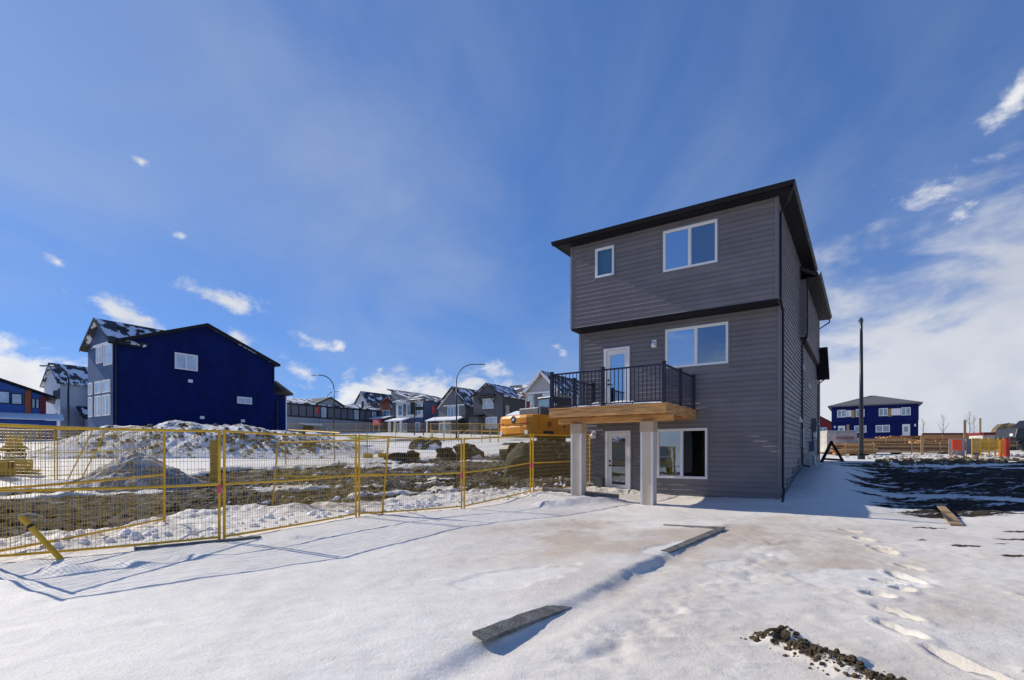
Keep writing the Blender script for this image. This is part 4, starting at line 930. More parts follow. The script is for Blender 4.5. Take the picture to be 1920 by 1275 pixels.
# blue and red house at the left edge
x, y = pxy(86, 60), 60; z0 = 4.2
T = hs_('blue_red_house', 'modern blue house with rust red panels and sloping roof at the left edge', x, y, z0, 'house', R(42))
MB().prism([(-9,-2),(0,-2),(0,3.85),(-9,7.2)], 'y', .05, 9).build('wall', m_blu, T); slab(T, 'roof', m_eave, -9.4, .9, -.6, 9.4, 7.45, 3.6, .22, 'x')
box(T, 'red_panel', m_org, -1.75, -1.25, -.12, .05, 1.7, 4.45); box(T, 'maroon_panel', m_redw, -.5, .02, -.08, .06, -2, 3.8)
win(T, 'S', .05, -2.9, -1.95, 2.75, 4.0, 1, fr=m_black, g=m_panel); win(T, 'S', .05, -1.93, -1.78+.0, 2.75, 4.0, 1, (0,3), fr=m_black, g=m_panel, fw=.04); win(T, 'S', .05, -4.4, -2.95, 2.8, 4.2, 1, fr=m_black, g=m_panel)
win(T, 'S', .05, -1.2, -.9, 2.4, 3.5, 1, fr=m_black, g=m_panel, fw=.05); win(T, 'S', .05, -.88, -.55, 2.4, 3.5, 1, (0,3), fr=m_black, g=m_panel, fw=.05)
slab(T, 'garage_roof', m_snow, -9, 1.5, -3.4, .2, .95, 1.75, .12, 'y'); box(T, 'garage_wall', m_blu, -9, .9, -3.0, .04, -2, .93); fbox(MB(), 'S', -3.0, -8, -.6, -2, .5, 0, .04).build('garage_door', m_gryl, T)
# long grey building
x, y = pxy(528, 90), 90; z0 = 5.2
T = hs_('grey_terrace', 'long two-storey grey building with dark upper band behind the navy house', x, y, z0, 'building')
box(T, 'wall', m_gryl, -9, 0, 0, 26, -2, 2.7); box(T, 'upper_wall', m_dk, -9, .04, -.04, 26.04, 2.7, 5.1)
hip(T, -9, .04, 0, 13, 5.1, 1.3, m_shs, .5, axis_='y'); hip(T, -9, .04, 13.6, 26, 5.1, 1.2, m_shs, .5, axis_='y'); gable(T, 'x', -5, .05, 6.5, 13.0, 5.2, 1.5, m_shd, m_gryl)
for k in range(17):
    u = .4+k*1.5
    if k in (5, 10, 13): win(T, 'E', .04, u, u+1.0, 3.0, 4.8, 1, g=m_panel)
    else: fbox(MB(), 'E', .04, u, u+1.2, 3.0, 4.8, 0, .05).build('cladding_panel', m_gry, T)
for u in (9.2, 20.5): win(T, 'E', 0, u, u+1.0, -.2, 1.2, 1, g=m_pane)
slab(T, 'canopy', m_snow, 0, 1.6, 3.4, 7.0, 1.6, 1.3, .25); fbox(MB(), 'E', 0, 4.2, 6.2, -2, 1.3, 0, .06).build('entrance', m_black, T)
# a: white gable
x, y = pxy(696, 112), 112; z0 = 5.9
T = hs_('white_gable_house', 'narrow white house with dark gable at the left end of the street row', x, y, z0)
box(T, 'wall', m_gry, -6.3, 0, .05, 12, -1, 6.3); box(T, 'front_bay', m_wht, -3.8, -.1, -.9, .06, -1, 6.6); gable(T, 'y', -3.9, 0, -.9, 10, 6.6, 2.2, m_shg, m_wht, .3); hip(T, -6.3, -3.9, 0, 6, 6.3, 1.0, m_shg, .4)
win(T, 'S', -.9, -2.9, -1.0, 4.0, 6.2, 2, (0,1)); win(T, 'S', -.9, -2.9, -1.0, .4, 3.0, 2, (0,1)); win(T, 'S', .05, -5.9, -4.3, 3.8, 5.6, 2, (0,1)); slab(T, 'porch_roof', m_shg, -7.0, -3.9, -2.0, .1, 2.7, 3.3, .2, 'y')
for u in (-6.7, -4.4): box(T, 'porch_post', m_white, u, u+.25, -1.9, -1.65, -1, 2.7)
# b: rust panel house with a tilted roof
x, y = pxy(741, 105), 105; z0 = 5.7
T = hs_('mono_pitch_house', 'dark house with rust panel under a high tilted roof in the street row', x, y, z0)
box(T, 'wall', m_gry, -4.6, 0.6, .05, 12, -1, 6.0); MB().prism([(-1.6,5.9),(6,5.9),(-1.6,8.4)], 'y', .4, .55).build('upper_wall', m_gryl, T); slab(T, 'roof', m_shg, -2.4, 7.5, 0, 11, 8.7, 5.9, .25)
box(T, 'rust_panel', m_org, -3.8, -1.3, -.1, .06, 4.5, 6.9); gable(T, 'y', -4.8, -1.2, -.1, 8, 6.0, 1.4, m_shg, m_org, .3, mid=-1.6); win(T, 'S', -.1, -3.4, -1.4, 3.0, 4.6, 1)
slab(T, 'porch_roof', m_snow, -5.6, -.3, -2.4, .1, 2.7, 3.2, .2, 'y'); box(T, 'porch_wall', m_dk, -1.2, .6, -2, .06, -1, 2.7); win(T, 'S', .05, -3.9, -2.3, 0, 2.4, 1, g=m_pane)
for u in (-5.2, -2.4): box(T, 'porch_post', m_white, u, u+.2, -2.3, -2.1, -1, 2.7)
# c: hip-roofed white house
x, y = pxy(794, 97), 97; z0 = 5.1
T = hs_('hip_roof_house', 'white and navy house with low hip roof and white porch columns', x, y, z0)
box(T, 'wall', m_navyv, -7.2, 0, .06, 11, -1, 6.2); box(T, 'upper_front', m_wht, -7.2, -.02, -.04, .08, 3.1, 6.2); hip(T, -7.2, 0, 0, 11, 6.2, 1.5, m_shg, .5, axis_='y')
for u0, u1, p_ in ((-6.6,-5.4,1),(-4.2,-2.4,2),(-1.5,-.5,1)): win(T, 'S', -.04, u0, u1, 3.6, 5.7, p_, (0,1))
for u0 in (-5.2, -2.3): fbox(MB(), 'S', -.04, u0, u0+.75, 3.5, 5.8, 0, .05).build('shutter', m_gry, T)
slab(T, 'porch_roof', m_snow, -8.0, -3.6, -2.2, .1, 2.4, 3.0, .2, 'y'); 
for u in (-7.3, -5.8, -4.2): box(T, 'porch_column', m_white, u, u+.38, -2.0, -1.62, -1.4, 2.4)
for u in (-6.8, -5.2): win(T, 'S', .06, u, u+.9, .5, 2.2, 1)
win(T, 'S', .06, -2.2, -.9, -.4, 2.2, 1)
for k in range(5): box(T, 'step', m_conc, -6.2, -4.6, -2.5-.3*k, -2.2-.3*k, -1.8, -.6-.18*k)
for s in (-6.3, -4.5): MB().beam((s,-2.2,.4), (s,-3.9,-.5), .06, .06).beam((s,-3.9,-1.5), (s,-3.9,-.5), .06, .06).beam((s,-2.2,-.7), (s,-2.2,.4), .06, .06).build('stair_rail', m_black, T)
# d: dark steep gable
x, y = pxy(872, 91), 91; z0 = 4.9
T = hs_('steep_gable_house', 'dark house with tall steep gable outlined in white trim', x, y, z0)
box(T, 'wall', m_gry, -6.2, 0, .06, 11, -1, 5.2); gable(T, 'y', -6.2, 0, .06, 11, 5.2, 3.1, m_shg, m_gry, .4, mid=-2.7)
MB().hexa([(-6.4,-.02,4.6),(-2.9,-.02,7.8),(-2.9,.05,7.8),(-6.4,.05,4.6),(-6.4,-.02,4.85),(-2.9,-.02,8.05),(-2.9,.05,8.05),(-6.4,.05,4.85)]).build('white_trim', m_white, T)
box(T, 'white_trim', m_white, -5.0, -.1, -.02, .05, 5.0, 5.2); box(T, 'white_trim', m_white, -1.6, -1.4, -.02, .05, 3.0, 5.0); win(T, 'S', .06, -4.0, -1.8, 3.1, 4.9, 3, (0,0), g=m_pane)
slab(T, 'porch_roof', m_snow, -7.4, .2, -2.2, .1, 2.3, 3.0, .18, 'y'); win(T, 'S', .06, -6.0, -3.2, -.3, 2.1, 2, g=m_pane); win(T, 'S', .06, -2.9, -1.6, -.5, 2.1, 1, (1,3)); box(T, 'entry_wall', m_dk, -1.3, .1, -2.0, .06, -1, 2.3)
for u in (-7.2, -3.1, -.2): box(T, 'porch_post', m_white, u, u+.18, -2.1, -1.92, -1, 2.3)
# e: charcoal gable with awning window
x, y = pxy(941, 85), 85; z0 = 4.6
T = hs_('awning_house', 'charcoal batten house with gable and bracketed awning over the upper window', x, y, z0)
box(T, 'wall', m_chb, -5.9, 0, .06, 11, -1, 6.4); gable(T, 'y', -5.9, 0, .06, 11, 6.4, 2.0, m_shs, m_chb, .4, mid=-3.0)
box(T, 'side_wing', m_dk, 0, .05, .3, 11.2, -1, 6.35); gable(T, 'x', -4, .8, 5.0, 13, 6.6, 2.4, m_shs, m_navy, .4)
win(T, 'S', .06, -3.9, -1.7, 4.3, 6.0, 1, (2,1), g=m_panel); win(T, 'S', .06, -3.3, -1.0, 1.0, 2.9, 1, (2,1), g=m_panel)
aw = slab(T, 'awning', m_eave, -4.5, -1.2, -1.0, .1, 6.0, 6.5, .12, 'y')
for u in (-4.1, -1.6): MB().beam((u,-.8,6.0), (u,.02,5.2), .12, .12).build('bracket', m_black, aw)
slab(T, 'porch_roof', m_eave, -7.0, -3.4, -1.8, .1, 3.0, 3.2, .2, 'y'); box(T, 'porch_wall', m_chb, -5.9, -4.0, -1.2, .06, -1, 3.0); fbox(MB(), 'E', .05, 1.0, 2.0, 2.6, 4.8, 0, .05).build('panel', m_gryl, T)
for s in (-7.2, -5.6): MB().beam((s,-1.4,.9), (s,-4.2,-.4), .10, .10).beam((s,-4.2,-1.4), (s,-4.2,-.4), .1, .1).build('stair_rail', m_steel, T)
for k in range(4): box(T, 'step', m_conc, -7.0, -5.8, -2.2-.5*k, -1.7-.5*k, -1.8, -.2-.3*k)
# f: greige gable with timber brackets
x, y = pxy(1050, 76), 76; z0 = 4.1
T = hs_('bracket_house', 'pale house with white gable trim and wooden brackets behind the deck railing', x, y, z0); T['_trim'] = 'white_vinyl'
box(T, 'wall', m_beg, -6.0, 0, .06, 14, -1, 6.6); gable(T, 'y', -6.0, 0, .06, 14, 6.6, 2.9, m_shg, m_beg, .7, mid=-3.0)
MB().beam((-5.9,-.55,6.5), (-3.0,-.55,9.3), .1, .28).beam((-.1,-.55,6.5), (-3.0,-.55,9.3), .1, .28).build('gable_truss', m_white, T)
for u in (-6.1, -3.0, .1): MB().beam((u,-.7,6.5 if u != -3.0 else 9.0), (u,.05,6.3 if u != -3.0 else 8.9), .22, .24).build('bracket', M('bracket_wood', (.22,.09,.04), .7), T)
box(T, 'white_trim', m_white, -6.0, 0, -.03, .06, 6.35, 6.6); win(T, 'S', .06, -2.9, -1.1, 4.1, 6.2, 2, (0,1), g=m_panel, fw=.16); win(T, 'S', .06, -5.5, -4.8, 4.8, 6.1, 1, (0,1), g=m_panel, fw=.1)
fbox(MB(), 'S', .06, -4.4, -3.1, 3.9, 6.3, 0, .05).build('dark_panel', m_gry, T); slab(T, 'porch_roof', m_snow, -7.8, .5, -2.6, .1, 2.9, 3.7, .2, 'y'); box(T, 'porch_beam', m_white, -7.6, .3, -2.5, -2.2, 2.5, 2.88)
for u in (-7.5, -6.2, -5.0, -3.6, -2.0): box(T, 'porch_post', m_white, u, u+.28, -2.46, -2.2, -1, 2.5)
win(T, 'S', .06, -5.2, -3.4, .6, 2.4, 2); 
for k in range(5): fbox(MB(), 'E', 0, 1.0+2.2*k, 1.15+2.2*k, -1, 6.4, 0, .05).build('batten', m_white, T)
# blue duplex at the right
Y1 = 85; x1 = pxy(1559, Y1); W_ = 11.2; x, y = x1+rx*W_, Y1+ry*W_; z0 = 3.3
m_nv2 = M('siding_royal', (.004,.012,.10), .75, .12, .6, spec=.15, siding=.14)
T = hs_('blue_duplex', 'deep blue two-storey duplex with grey hip roof beyond the lumber yard', x, y, z0)
box(T, 'wall', m_nv2, -W_, 0, .25, 11, -2, 3.2); box(T, 'upper_wall', m_nv2, -W_, .03, 0, 11, 3.2, 5.7); hip(T, -W_, 0, 0, 11, 5.7, 1.85, m_shd, .5, ridge=((-W_*.5-.3, 5), (-W_*.5+.3, 5.4)))
for u in (-10.4, -7.9, -4.9, -2.1): win(T, 'S', 0, u, u+1.15, 4.0, 5.2, 2, g=m_pane)
for u0, u1, m_ in ((-9.2,-8.5,m_white),(-8.5,-8.05,M('osb', (.42,.26,.10), .8, .25, 9)),(-3.7,-3.3,M('osb')),(-3.3,-2.15,m_white),(-9.0,-8.9,m_white)): fbox(MB(), 'S', 0, u0, u1, 4.05 if m_ is m_white else 3.9, 5.1, 0, .02+.004*(u0 > -5)).build('house_wrap', m_, T)
for u0, u1 in ((-8.1,-6.5),(-5.3,-3.5)): win(T, 'S', .25, u0, u1, 1.5, 2.6, 2, g=m_pane)
for u in (-10.3, -1.95):
    d_ = fbox(MB(), 'S', .25, u, u+.95, .35, 2.65, 0, .07).build('door', m_white, T); fbox(MB(), 'S', .25, u+.2, u+.7, 1.5, 2.3, .07, .085).build('pane', m_pane, d_)
for u in (-10.85, -.5): fbox(MB(), 'S', .25, u, u+.2, 2.3, 2.65, 0, .15).build('wall_lamp', m_white, T)
MB().box(-4.2, -6.6, 4.2, 4.5, 6.5, 7.2).build('roof_vent', m_shd, T); box(T, 'porch_deck', m_stake, -3.2, .2, -1.2, .24, .1, .3)
# red house glimpsed left of the duplex
x, y = pxy(1562, 110), 110
T = hs_('red_house', 'small red house with snowy roof glimpsed between the dark house and the blue duplex', x, y, 3.6)
box(T, 'wall', m_redw, -7, 0, 0, 9, -2, 4.2); gable(T, 'y', -7, 0, 0, 9, 4.2, 2.2, m_shs, m_redw); win(T, 'S', 0, -2.6, -1.1, 2.2, 3.4, 2); box(T, 'base_trim', m_white, -7, .02, -.06, 0, .9, 1.2)
# ---------------------------------------------------------------- street lamps
m_pole = M('lamp_pole', (.02,.024,.035), .35, .1)
def lamp(px, Y, h, label, az, arm=2.2, base=None, r0=.10):
    x = wx(px, Y); z = gz(x, Y) if base is None else base
    T = thing('street_lamp', label, 'street lamp', (x, Y, z), 0, 'curved street lamps')
    MB().tube([(0,0,-.3),(0,0,h*.45),(0,0,h-arm*.85)], [r0, r0*.8, r0*.6], 10).build('pole', m_pole, T, smooth=True)
    MB().tube([(0,0,-.2),(0,0,.25)], r0*1.5, 10).build('base_plate', m_pole, T)
    u = Vector((math.cos(az), math.sin(az), 0)); pts = []
    for k in range(11):
        th = math.pi/2*k/10; p = u*(arm*(1-math.cos(th)))*.85; p.z = h-arm*.85+arm*.85*math.sin(th); pts.append(p)
    pts.append(pts[-1]+u*arm*.25)
    MB().tube(pts, [r0*.55]*11+[r0*.4], 8).build('arm', m_pole, T, smooth=True)
    e = pts[-1]; hd = MB().beam(e, e+u*.75, .26, .09).build('lamp_head', m_pole, T, bevel=.02)
    MB().beam(e+u*.15-Vector((0,0,.055)), e+u*.65-Vector((0,0,.055)), .18, .02).build('lens', m_silver, hd)
lamp(856, 62, 8.9, 'tall curved street lamp in front of the dark houses, arm to the right', R(8), 2.4)
lamp(626, 84, 9.6, 'curved street lamp before the long grey building, arm to the left', R(180), 2.6, r0=.13)
lamp(613, 118, 10.0, 'farthest curved street lamp, small, arm to the right', R(0), 1.9, base=5.4, r0=.13)
lamp(128, 44, 6.6, 'dark curved street lamp before the white house at far left', R(185), 1.3, r0=.11)
lamp(1615, 32.2, 8.9, 'tall dark street lamp right of the main house, seen end on', R(57), 1.3, r0=.14)
# ---------------------------------------------------------------- excavator
m_exc = M('excavator_yellow', (.70,.27,.012), .40, .15, 1.6)
T = thing('excavator', 'yellow excavator with rounded counterweight behind the clay bank', 'excavator', (2.0, 26.6, gz(2.0,26.6)+.1), R(40))
pr_ = [(-2.58,0),(-2.56,-.5),(-2.50,-.9),(-2.38,-1.18),(-2.18,-1.34),(-1.9,-1.42),(-1.2,-1.42),(-1.2,1.42),(-1.9,1.42),(-2.18,1.34),(-2.38,1.18),(-2.50,.9),(-2.56,.5)]
cw = MB(); n = len(pr_)
lv = [(1.18,.94,.96),(1.3,1,1),(1.62,1.0,1.0),(1.68,.985,1.0),(1.74,.985,1.0),(1.80,1.0,1.0),(2.05,1.0,1.0),(2.16,.97,.98),(2.2,.92,.95)]
vs = [(((x+1.2)*a-1.2), y*b, z) for (z, a, b) in lv for (x, y) in pr_]
fs = [(k*n+i, k*n+(i+1) % n, (k+1)*n+(i+1) % n, (k+1)*n+i) for k in range(len(lv)-1) for i in range(n)]+[tuple(range(n)), tuple((len(lv)-1)*n+i for i in range(n))]
cwo = cw.add(vs, fs).build('counterweight', m_exc, T, smooth=False, bevel=.02)
MB().box(-2.565, -2.545, -.6, .6, 1.69, 1.725).build('grip_slot', M('excavator_shade', (.40,.16,.012), .5), cwo)
for yy in (-1.0, .85): MB().box(-2.52, -2.40, yy, yy+.2, 1.28, 1.45).build('tail_light', m_silver, cwo)
for yy in (-.98, .68): MB().box(-2.53, -2.5, yy, yy+.3, 1.78, 1.83).build('reflector', m_red, cwo)
# badge with a leaping deer
bd = MB().tube([(-2.55,-.05,1.98),(-2.590,-.05,1.98)], .17, 24).build('badge', m_black, cwo)
deer = [(-.10,-.02),(-.05,.03),(.02,.03),(.05,.09),(.09,.10),(.06,.05),(.10,.06),(.08,.02),(.06,-.01),(.10,-.07),(.05,-.04),(.0,-.035),(-.06,-.06),(-.12,-.10),(-.08,-.04)]
MB().prism([(-.05-u, 1.98+v) for u, v in deer], 'x', -2.591, -2.597).build('deer_emblem', m_silver, bd)
MB().box(-1.2, 1.9, -1.42, 1.42, 1.18, 2.12).build('body', m_exc, T, bevel=.04)
for (x0, x1) in ((-.9,.1),(.15,1.2)): MB().box(x0, x1, -1.432, -1.42, 1.28, 2.02).build('side_door', m_exc, T, bevel=.004)
MB().box(-.6, -.45, -1.44, -1.432, 1.6, 1.68).build('latch', m_black, T)
tm = M('warning_ring', (.30,.10,.02), .6)
MB().tube([(-1.5,-1.42,1.75),(-1.5,-1.436,1.75)], .13, 18).build('emblem_ring', tm, T)
MB().box(-2.0, .6, -1.2, .2, 2.12, 2.55).build('engine_hood', M('hood_grey', (.10,.11,.13), .5), T, bevel=.05)
mb = MB()
for xx in (-2.0, -1.1, -.2, .6): mb.tube([(xx,-1.3,2.12),(xx,-1.3,2.55)], .02, 6)
mb.tube([(-2.0,-1.3,2.55),(.6,-1.3,2.55)], .02, 6); mb.build('hand_rail', m_steel, T)
MB().box(-1.9, -1.25, -1.436, -1.424, 1.3, 1.42).build('warning_decal', m_black, T); MB().box(.3, 1.1, -1.446, -1.434, 1.82, 1.95).build('name_decal', m_black, T)
for k in range(5): MB().box(-.85+.18*k, -.72+.18*k, -1.436, -1.432, 1.75, 1.98).build('louvre', m_black, T)
MB().tube([(-.4,-.7,2.5),(-.4,-.7,2.85)], .07, 10).build('exhaust', m_steel, T)
cbx = MB().box(.3, 1.9, .35, 1.38, 2.1, 3.35).build('cab', M('cab_dark', (.02,.02,.025), .4), T, bevel=.05)
MB().box(.45, 1.7, 1.382, 1.39, 2.5, 3.2).build('pane', m_pane, cbx); MB().box(.285, .298, .45, 1.28, 2.5, 3.2).build('pane', m_pane, cbx)
for s in (-1, 1):
    tr = MB(); prof = []
    for k in range(24):
        an = 2*math.pi*k/24; prof.append((1.75*(1 if math.cos(an) > 0 else -1)+.45*math.cos(an), .47+.45*math.sin(an)))
    y0, y1 = (s*.85, s*1.5); tr.prism(prof, 'y', min(y0, y1), max(y0, y1)); tk = tr.build('track', m_black, T)
    for k in range(6): MB().tube([(-1.7+.68*k, s*1.5, .42), (-1.7+.68*k, s*1.54, .42)], .2, 12).build('wheel', m_steel, tk)
MB().tube([(0,0,.85),(0,0,1.2)], .75, 20).build('slewing_ring', m_black, T); MB().box(-1.2, 1.2, -.9, .9, .4, .86).build('undercarriage', m_black, T)
bm_ = [(1.6,1.7),(2.6,3.0),(4.2,3.2),(6.2,2.3),(6.1,2.05),(4.2,2.75),(2.9,2.5),(1.9,1.3)]
MB().prism(bm_, 'y', -.2, .2).build('boom', m_exc, T); MB().prism([(5.7,2.6),(6.5,2.2),(6.0,.5),(5.8,.5)], 'y', -.16, .16).build('stick', m_exc, T)
MB().prism([(5.7,.6),(6.2,.6),(6.0,.0),(5.2,-.1),(5.0,.3)], 'y', -.5, .5).build('bucket', m_black, T)
# ---------------------------------------------------------------- plate compactors at far left
def compactor(px, Y, label, s=1.):
    x = wx(px, Y); T = thing('plate_compactor', label, 'compactor', (x, Y, gz(x, Y)+.02), R(-15), 'yellow compactor attachments')
    m_ = m_ochre
    MB().hexa([(-.75,-.4,0),(.8,-.4,0),(.8,.4,0),(-.75,.4,0),(-.85,-.4,.10),(.95,-.4,.12),(.95,.4,.12),(-.85,.4,.10)]).build('base_plate', m_, T, bevel=.01)
    MB().box(-.55, .6, -.32, .32, .10, .55).build('vibrator_housing', m_, T, bevel=.03)
    for k in range(4): MB().box(-.45+.27*k, -.28+.27*k, -.335, -.32, .2, .45).build('slot', m_black, T)
    for u in (-.4, .0, .38):
        for z in (.56, .70, .84): MB().tube([(u,0,z),(u,0,z+.11)], .13 if z != .70 else .10, 12).build('rubber_mount', m_black, T)
    MB().hexa([(-.5,-.25,.95),(.55,-.25,.95),(.55,.25,.95),(-.5,.25,.95),(-.25,-.2,1.15),(.25,-.2,1.15),(.25,.2,1.15),(-.25,.2,1.15)]).build('top_frame', m_, T)
    for u in (-.2, .13): MB().box(u, u+.07, -.2, .2, 1.15, 1.5).build('mounting_ear', m_, T, bevel=.01)
    MB().tube([(.3,-.1,1.0),(.7,-.15,.95),(.85,-.1,.75),(.7,-.05,.6)], .025, 6).build('hose', m_black, T)
compactor(27, 21.8, 'yellow plate compactor attachment on the snow behind the fence at far left'); compactor(-22, 21.0, 'second yellow plate compactor partly cut off by the left picture edge')
# ---------------------------------------------------------------- right side: yard goods
def hxy(a, b): return LX+a*rx+b*ddx, LY+a*ry+b*ddy
def place(o, x, y, rz=HR, dz_=0.): o.location = (x, y, gz(x, y)+dz_); o.rotation_euler = (0, 0, rz); return o
# black A-shaped trestle
x, y = wx(1558, 26), 26.; T = thing('timber_trestle', 'black A-shaped timber trestle standing on snow behind the house', 'trestle', (x, y, gz(x, y)), R(0))
mt_ = M('timber_black', (.018,.014,.012), .8, .3)
for k, (p, q) in enumerate((((-.5,0,-.05),(.04,0,1.02)), ((.52,-.5,-.35),(.0,0.0,1.05)), ((-.4,.02,.16),(.42,-.32,.10)))): MB().beam(p, q, .12, .10).build('strut', mt_, T)
# lumber stacks
m_lum = [M('lumber_%d' % k, c, .7, .25, 4, grain=(.6,8,8)) for k, c in enumerate([(.55,.27,.09),(.38,.17,.06),(.62,.43,.22),(.16,.085,.04)])]
def lumber(px, Y, L_, n, rows, label, seed, hgt=.09):
    rn = random.Random(seed); x = wx(px, Y); T = thing('lumber_stack', label, 'lumber', (x, Y, gz(x, Y)), R(-6), 'stacks of lumber in the yard')
    for k in range(3): MB().box(-L_/2+.5+k*(L_-1)/2-.06, -L_/2+.5+k*(L_-1)/2+.06, -.6, .6, -.1, .12).build('bearer', m_stake, T)
    for r_ in range(rows):
        for k in range(n):
            l = L_*rn.uniform(.82, 1.05); o_ = rn.uniform(-.35, .35); y0 = -.55+k*1.1/n
            MB().box(-l/2+o_, l/2+o_, y0, y0+1.0/n, .125+r_*hgt, .125+r_*hgt+hgt*.85).build('plank', rn.choice(m_lum), T)
    for u in (-.28, .1, .36): MB().box(L_*u-.03, L_*u+.03, -.6, -.57, -.05, .16+rows*hgt).build('strap', m_lum[2], T)
lumber(1680, 40, 7.6, 4, 8, 'long orange-brown lumber stack behind the right street lamp', 1)
lumber(1780, 42, 5.0, 4, 9, 'grey-brown lumber stack right of the blue duplex', 2)
lumber(1640, 47, 6.0, 3, 11, 'pale lumber stack behind the long orange-brown one', 3)
lumber(1800, 50, 7.0, 3, 12, 'far lumber stack left of the red topped crate', 4)
lumber(1720, 52, 6.5, 3, 12, 'far pale lumber stack below the duplex door', 5)
lumber(1855, 43.5, 4.5, 3, 9, 'short orange lumber stack behind the yellow netting', 6); lumber(1600, 39, 3.0, 3, 9, 'short lumber stack with loose ends left of the right street lamp', 7)
# wrapped pallet with red lettering
x, y = wx(1573, 42), 42.; T = thing('wrapped_pallet', 'pale wrapped pallet load with red lettering beside the dark house', 'pallet', (x, y, gz(x, y)), R(-8))
m_wrap = M('wrap_pale', (.50,.47,.42), .5, .2, 2, .3, 8)
MB().box(-1.25, 1.0, -.8, .8, .15, 1.75).build('load', m_wrap, T, bevel=.06); MB().box(-1.2, .95, -.75, .75, 1.75, 1.88).build('top_sheet', m_beg, T, bevel=.03)
for k in range(5): MB().box(-1.3, 1.05, -.8+.37*k, -.66+.37*k, .0, .14).build('slat', m_lum[3], T)
mb = MB(); rn = random.Random(4)
for k in range(7):
    u = -.55+k*.19; mb.tube([(u,-.812,1.15),(u+.05,-.812,1.42),(u+.10,-.812,1.2),(u+.15,-.812,1.38)], .018, 4)
mb.build('lettering', m_red, T)
# fence posts of the yard
for (px, Y, h, l) in [(1729, 38, 1.45, 'square grey timber post at the front of the lumber yard'), (1809, 46, 2.6, 'tall thin timber post left of the red-orange sign'), (1590, 44, 2.4, 'tall timber post beside the wrapped pallet'), (1838, 60, 3.0, 'far thin grey post above the yellow netting')]:
    x = wx(px, Y); o = MB().box(-.09, .09, -.09, .09, -.2, h).build('timber_post', m_stake, bevel=.01); place(o, x, Y); o['label'] = l; o['category'] = 'post'; o['group'] = 'timber posts in the lumber yard'
# red-orange sign on stake
x, y = wx(1794, 33), 33.; T = thing('site_sign', 'bright red-orange blank sign board on a leaning stake', 'sign', (x, y, gz(x, y)), R(0))
MB().box(-.30, .32, -.02, .02, .42, 1.12).build('board', M('sign_orange', (.85,.07,.01), .5, .06), T); MB().beam((-.55,-.03,-.35), (-.18,-.03,.6), .07, .03, (0,1,0)).build('stake', m_stake, T)
x, y = wx(1812, 34.5), 34.5; T = thing('plywood_hoarding', 'grey weathered hoarding boards behind the red-orange sign', 'hoarding', (x, y, gz(x, y)), 0)
for k, (u, m_) in enumerate(((-1.15,m_gryl),(-.6,m_gryl),(.0,M('hoarding_grey', (.18,.18,.20), .8, .4, 3)),(.45,M('hoarding_grey')))): MB().box(u, u+.52, .0+.02*(k % 2), .03+.02*(k % 2), .05, 1.15+.03*(k % 2)).build('panel', m_, T)
# yellow netting
x, y = wx(1822, 33), 33.; T = thing('netting_fence', 'yellow plastic netting fence on stakes at the lumber yard', 'fence', (x, y, gz(x, y)), R(-4))
m_net = M('netting_yellow', (.62,.38,.03), .55, .15)
mb = MB()
for k in range(32): mb.beam((k*.06,0,.28), (k*.06+.004,0,1.12), .012, .012)
for k in range(13): mb.beam((0,.01,.28+k*.07), (1.86,.01,.28+k*.07), .012, .022)
mb.build('net', m_net, T)
for k, (u, w_) in enumerate(((0,.05),(.5,.05),(1.0,.05),(1.45,.07),(1.86,.06))): MB().beam((u-(.15 if k == 3 else 0),-.03,-.1), (u+(.12 if k == 3 else 0),-.03,1.2), w_, .04, (0,1,0)).build('stake', m_ochre, T)
x, y = wx(1887, 33), 33.; o = MB().tube([(0,0,0),(0,0,.35),(0,0,.36),(0,0,.75),(0,0,.76),(0,0,1.15)], [.17,.17,.16,.17,.16,.17], 16).build('red_barrel', m_red); place(o, x, y); o['label'] = 'upright red plastic barrel at the end of the yellow netting'; o['category'] = 'barrel'
o = MB().tube([(0,0,0),(0,0,1.05)], .10, 12).build('orange_tube', M('orange_plastic', (.55,.14,.02), .5)); place(o, wx(1876,33.3), 33.3); o['label'] = 'orange tube standing just left of the red barrel'; o['category'] = 'tube'
# crate and truck beyond
x, y = wx(1866, 46), 46.; T = thing('site_crate', 'pale site crate with a dark red top behind the netting', 'crate', (x, y, gz(x, y)), R(-8))
MB().box(-1.5, 1.4, -.9, .9, 0, 1.2).build('body', M('crate_pale', (.55,.52,.45), .7, .15), T, bevel=.03); MB().box(-1.6, 1.1, -1.0, 1.0, 1.21, 1.42).build('lid', M('lid_red', (.20,.02,.02), .6), T, bevel=.03)
for u in (-1.4, -.5, .5, 1.3): MB().box(u, u+.07, -.93, -.9, 0, 1.19).build('batten', m_beg, T)
lump('brush_pile', 'pile of dry brush behind the pale site crate', 'brush', wx(1893,50), 50, 3.4, 2.0, 2.1, 3, M('brush', (.20,.15,.08), .9, .5, 8, .9, 20), 0, None, .3)
x, y = wx(1950, 40), 40.; T = thing('flatbed_truck', 'dark truck cut off by the right picture edge', 'truck', (x, y, gz(x, y)), R(-10))
MB().box(-2.3, 4, -1.1, 1.1, .75, 1.0).build('chassis', m_black, T); MB().hexa([(-2.4,-1.1,1.0),(1.6,-1.1,1.0),(1.6,1.1,1.0),(-2.4,1.1,1.0),(-2.2,-1.05,1.75),(1.4,-1.05,1.75),(1.4,1.05,1.75),(-2.2,1.05,1.75)]).build('body', M('truck_dark', (.03,.035,.04), .4), T, bevel=.06)
MB().hexa([(-1.3,-1.0,1.75),(1.2,-1.0,1.75),(1.2,1.0,1.75),(-1.3,1.0,1.75),(-.8,-.9,2.4),(.9,-.9,2.4),(.9,.9,2.4),(-.8,.9,2.4)]).build('cab', m_black, T, bevel=.05)
MB().box(-.8, .1, -1.0, -.96, 1.85, 2.25).build('window', m_pane, T)
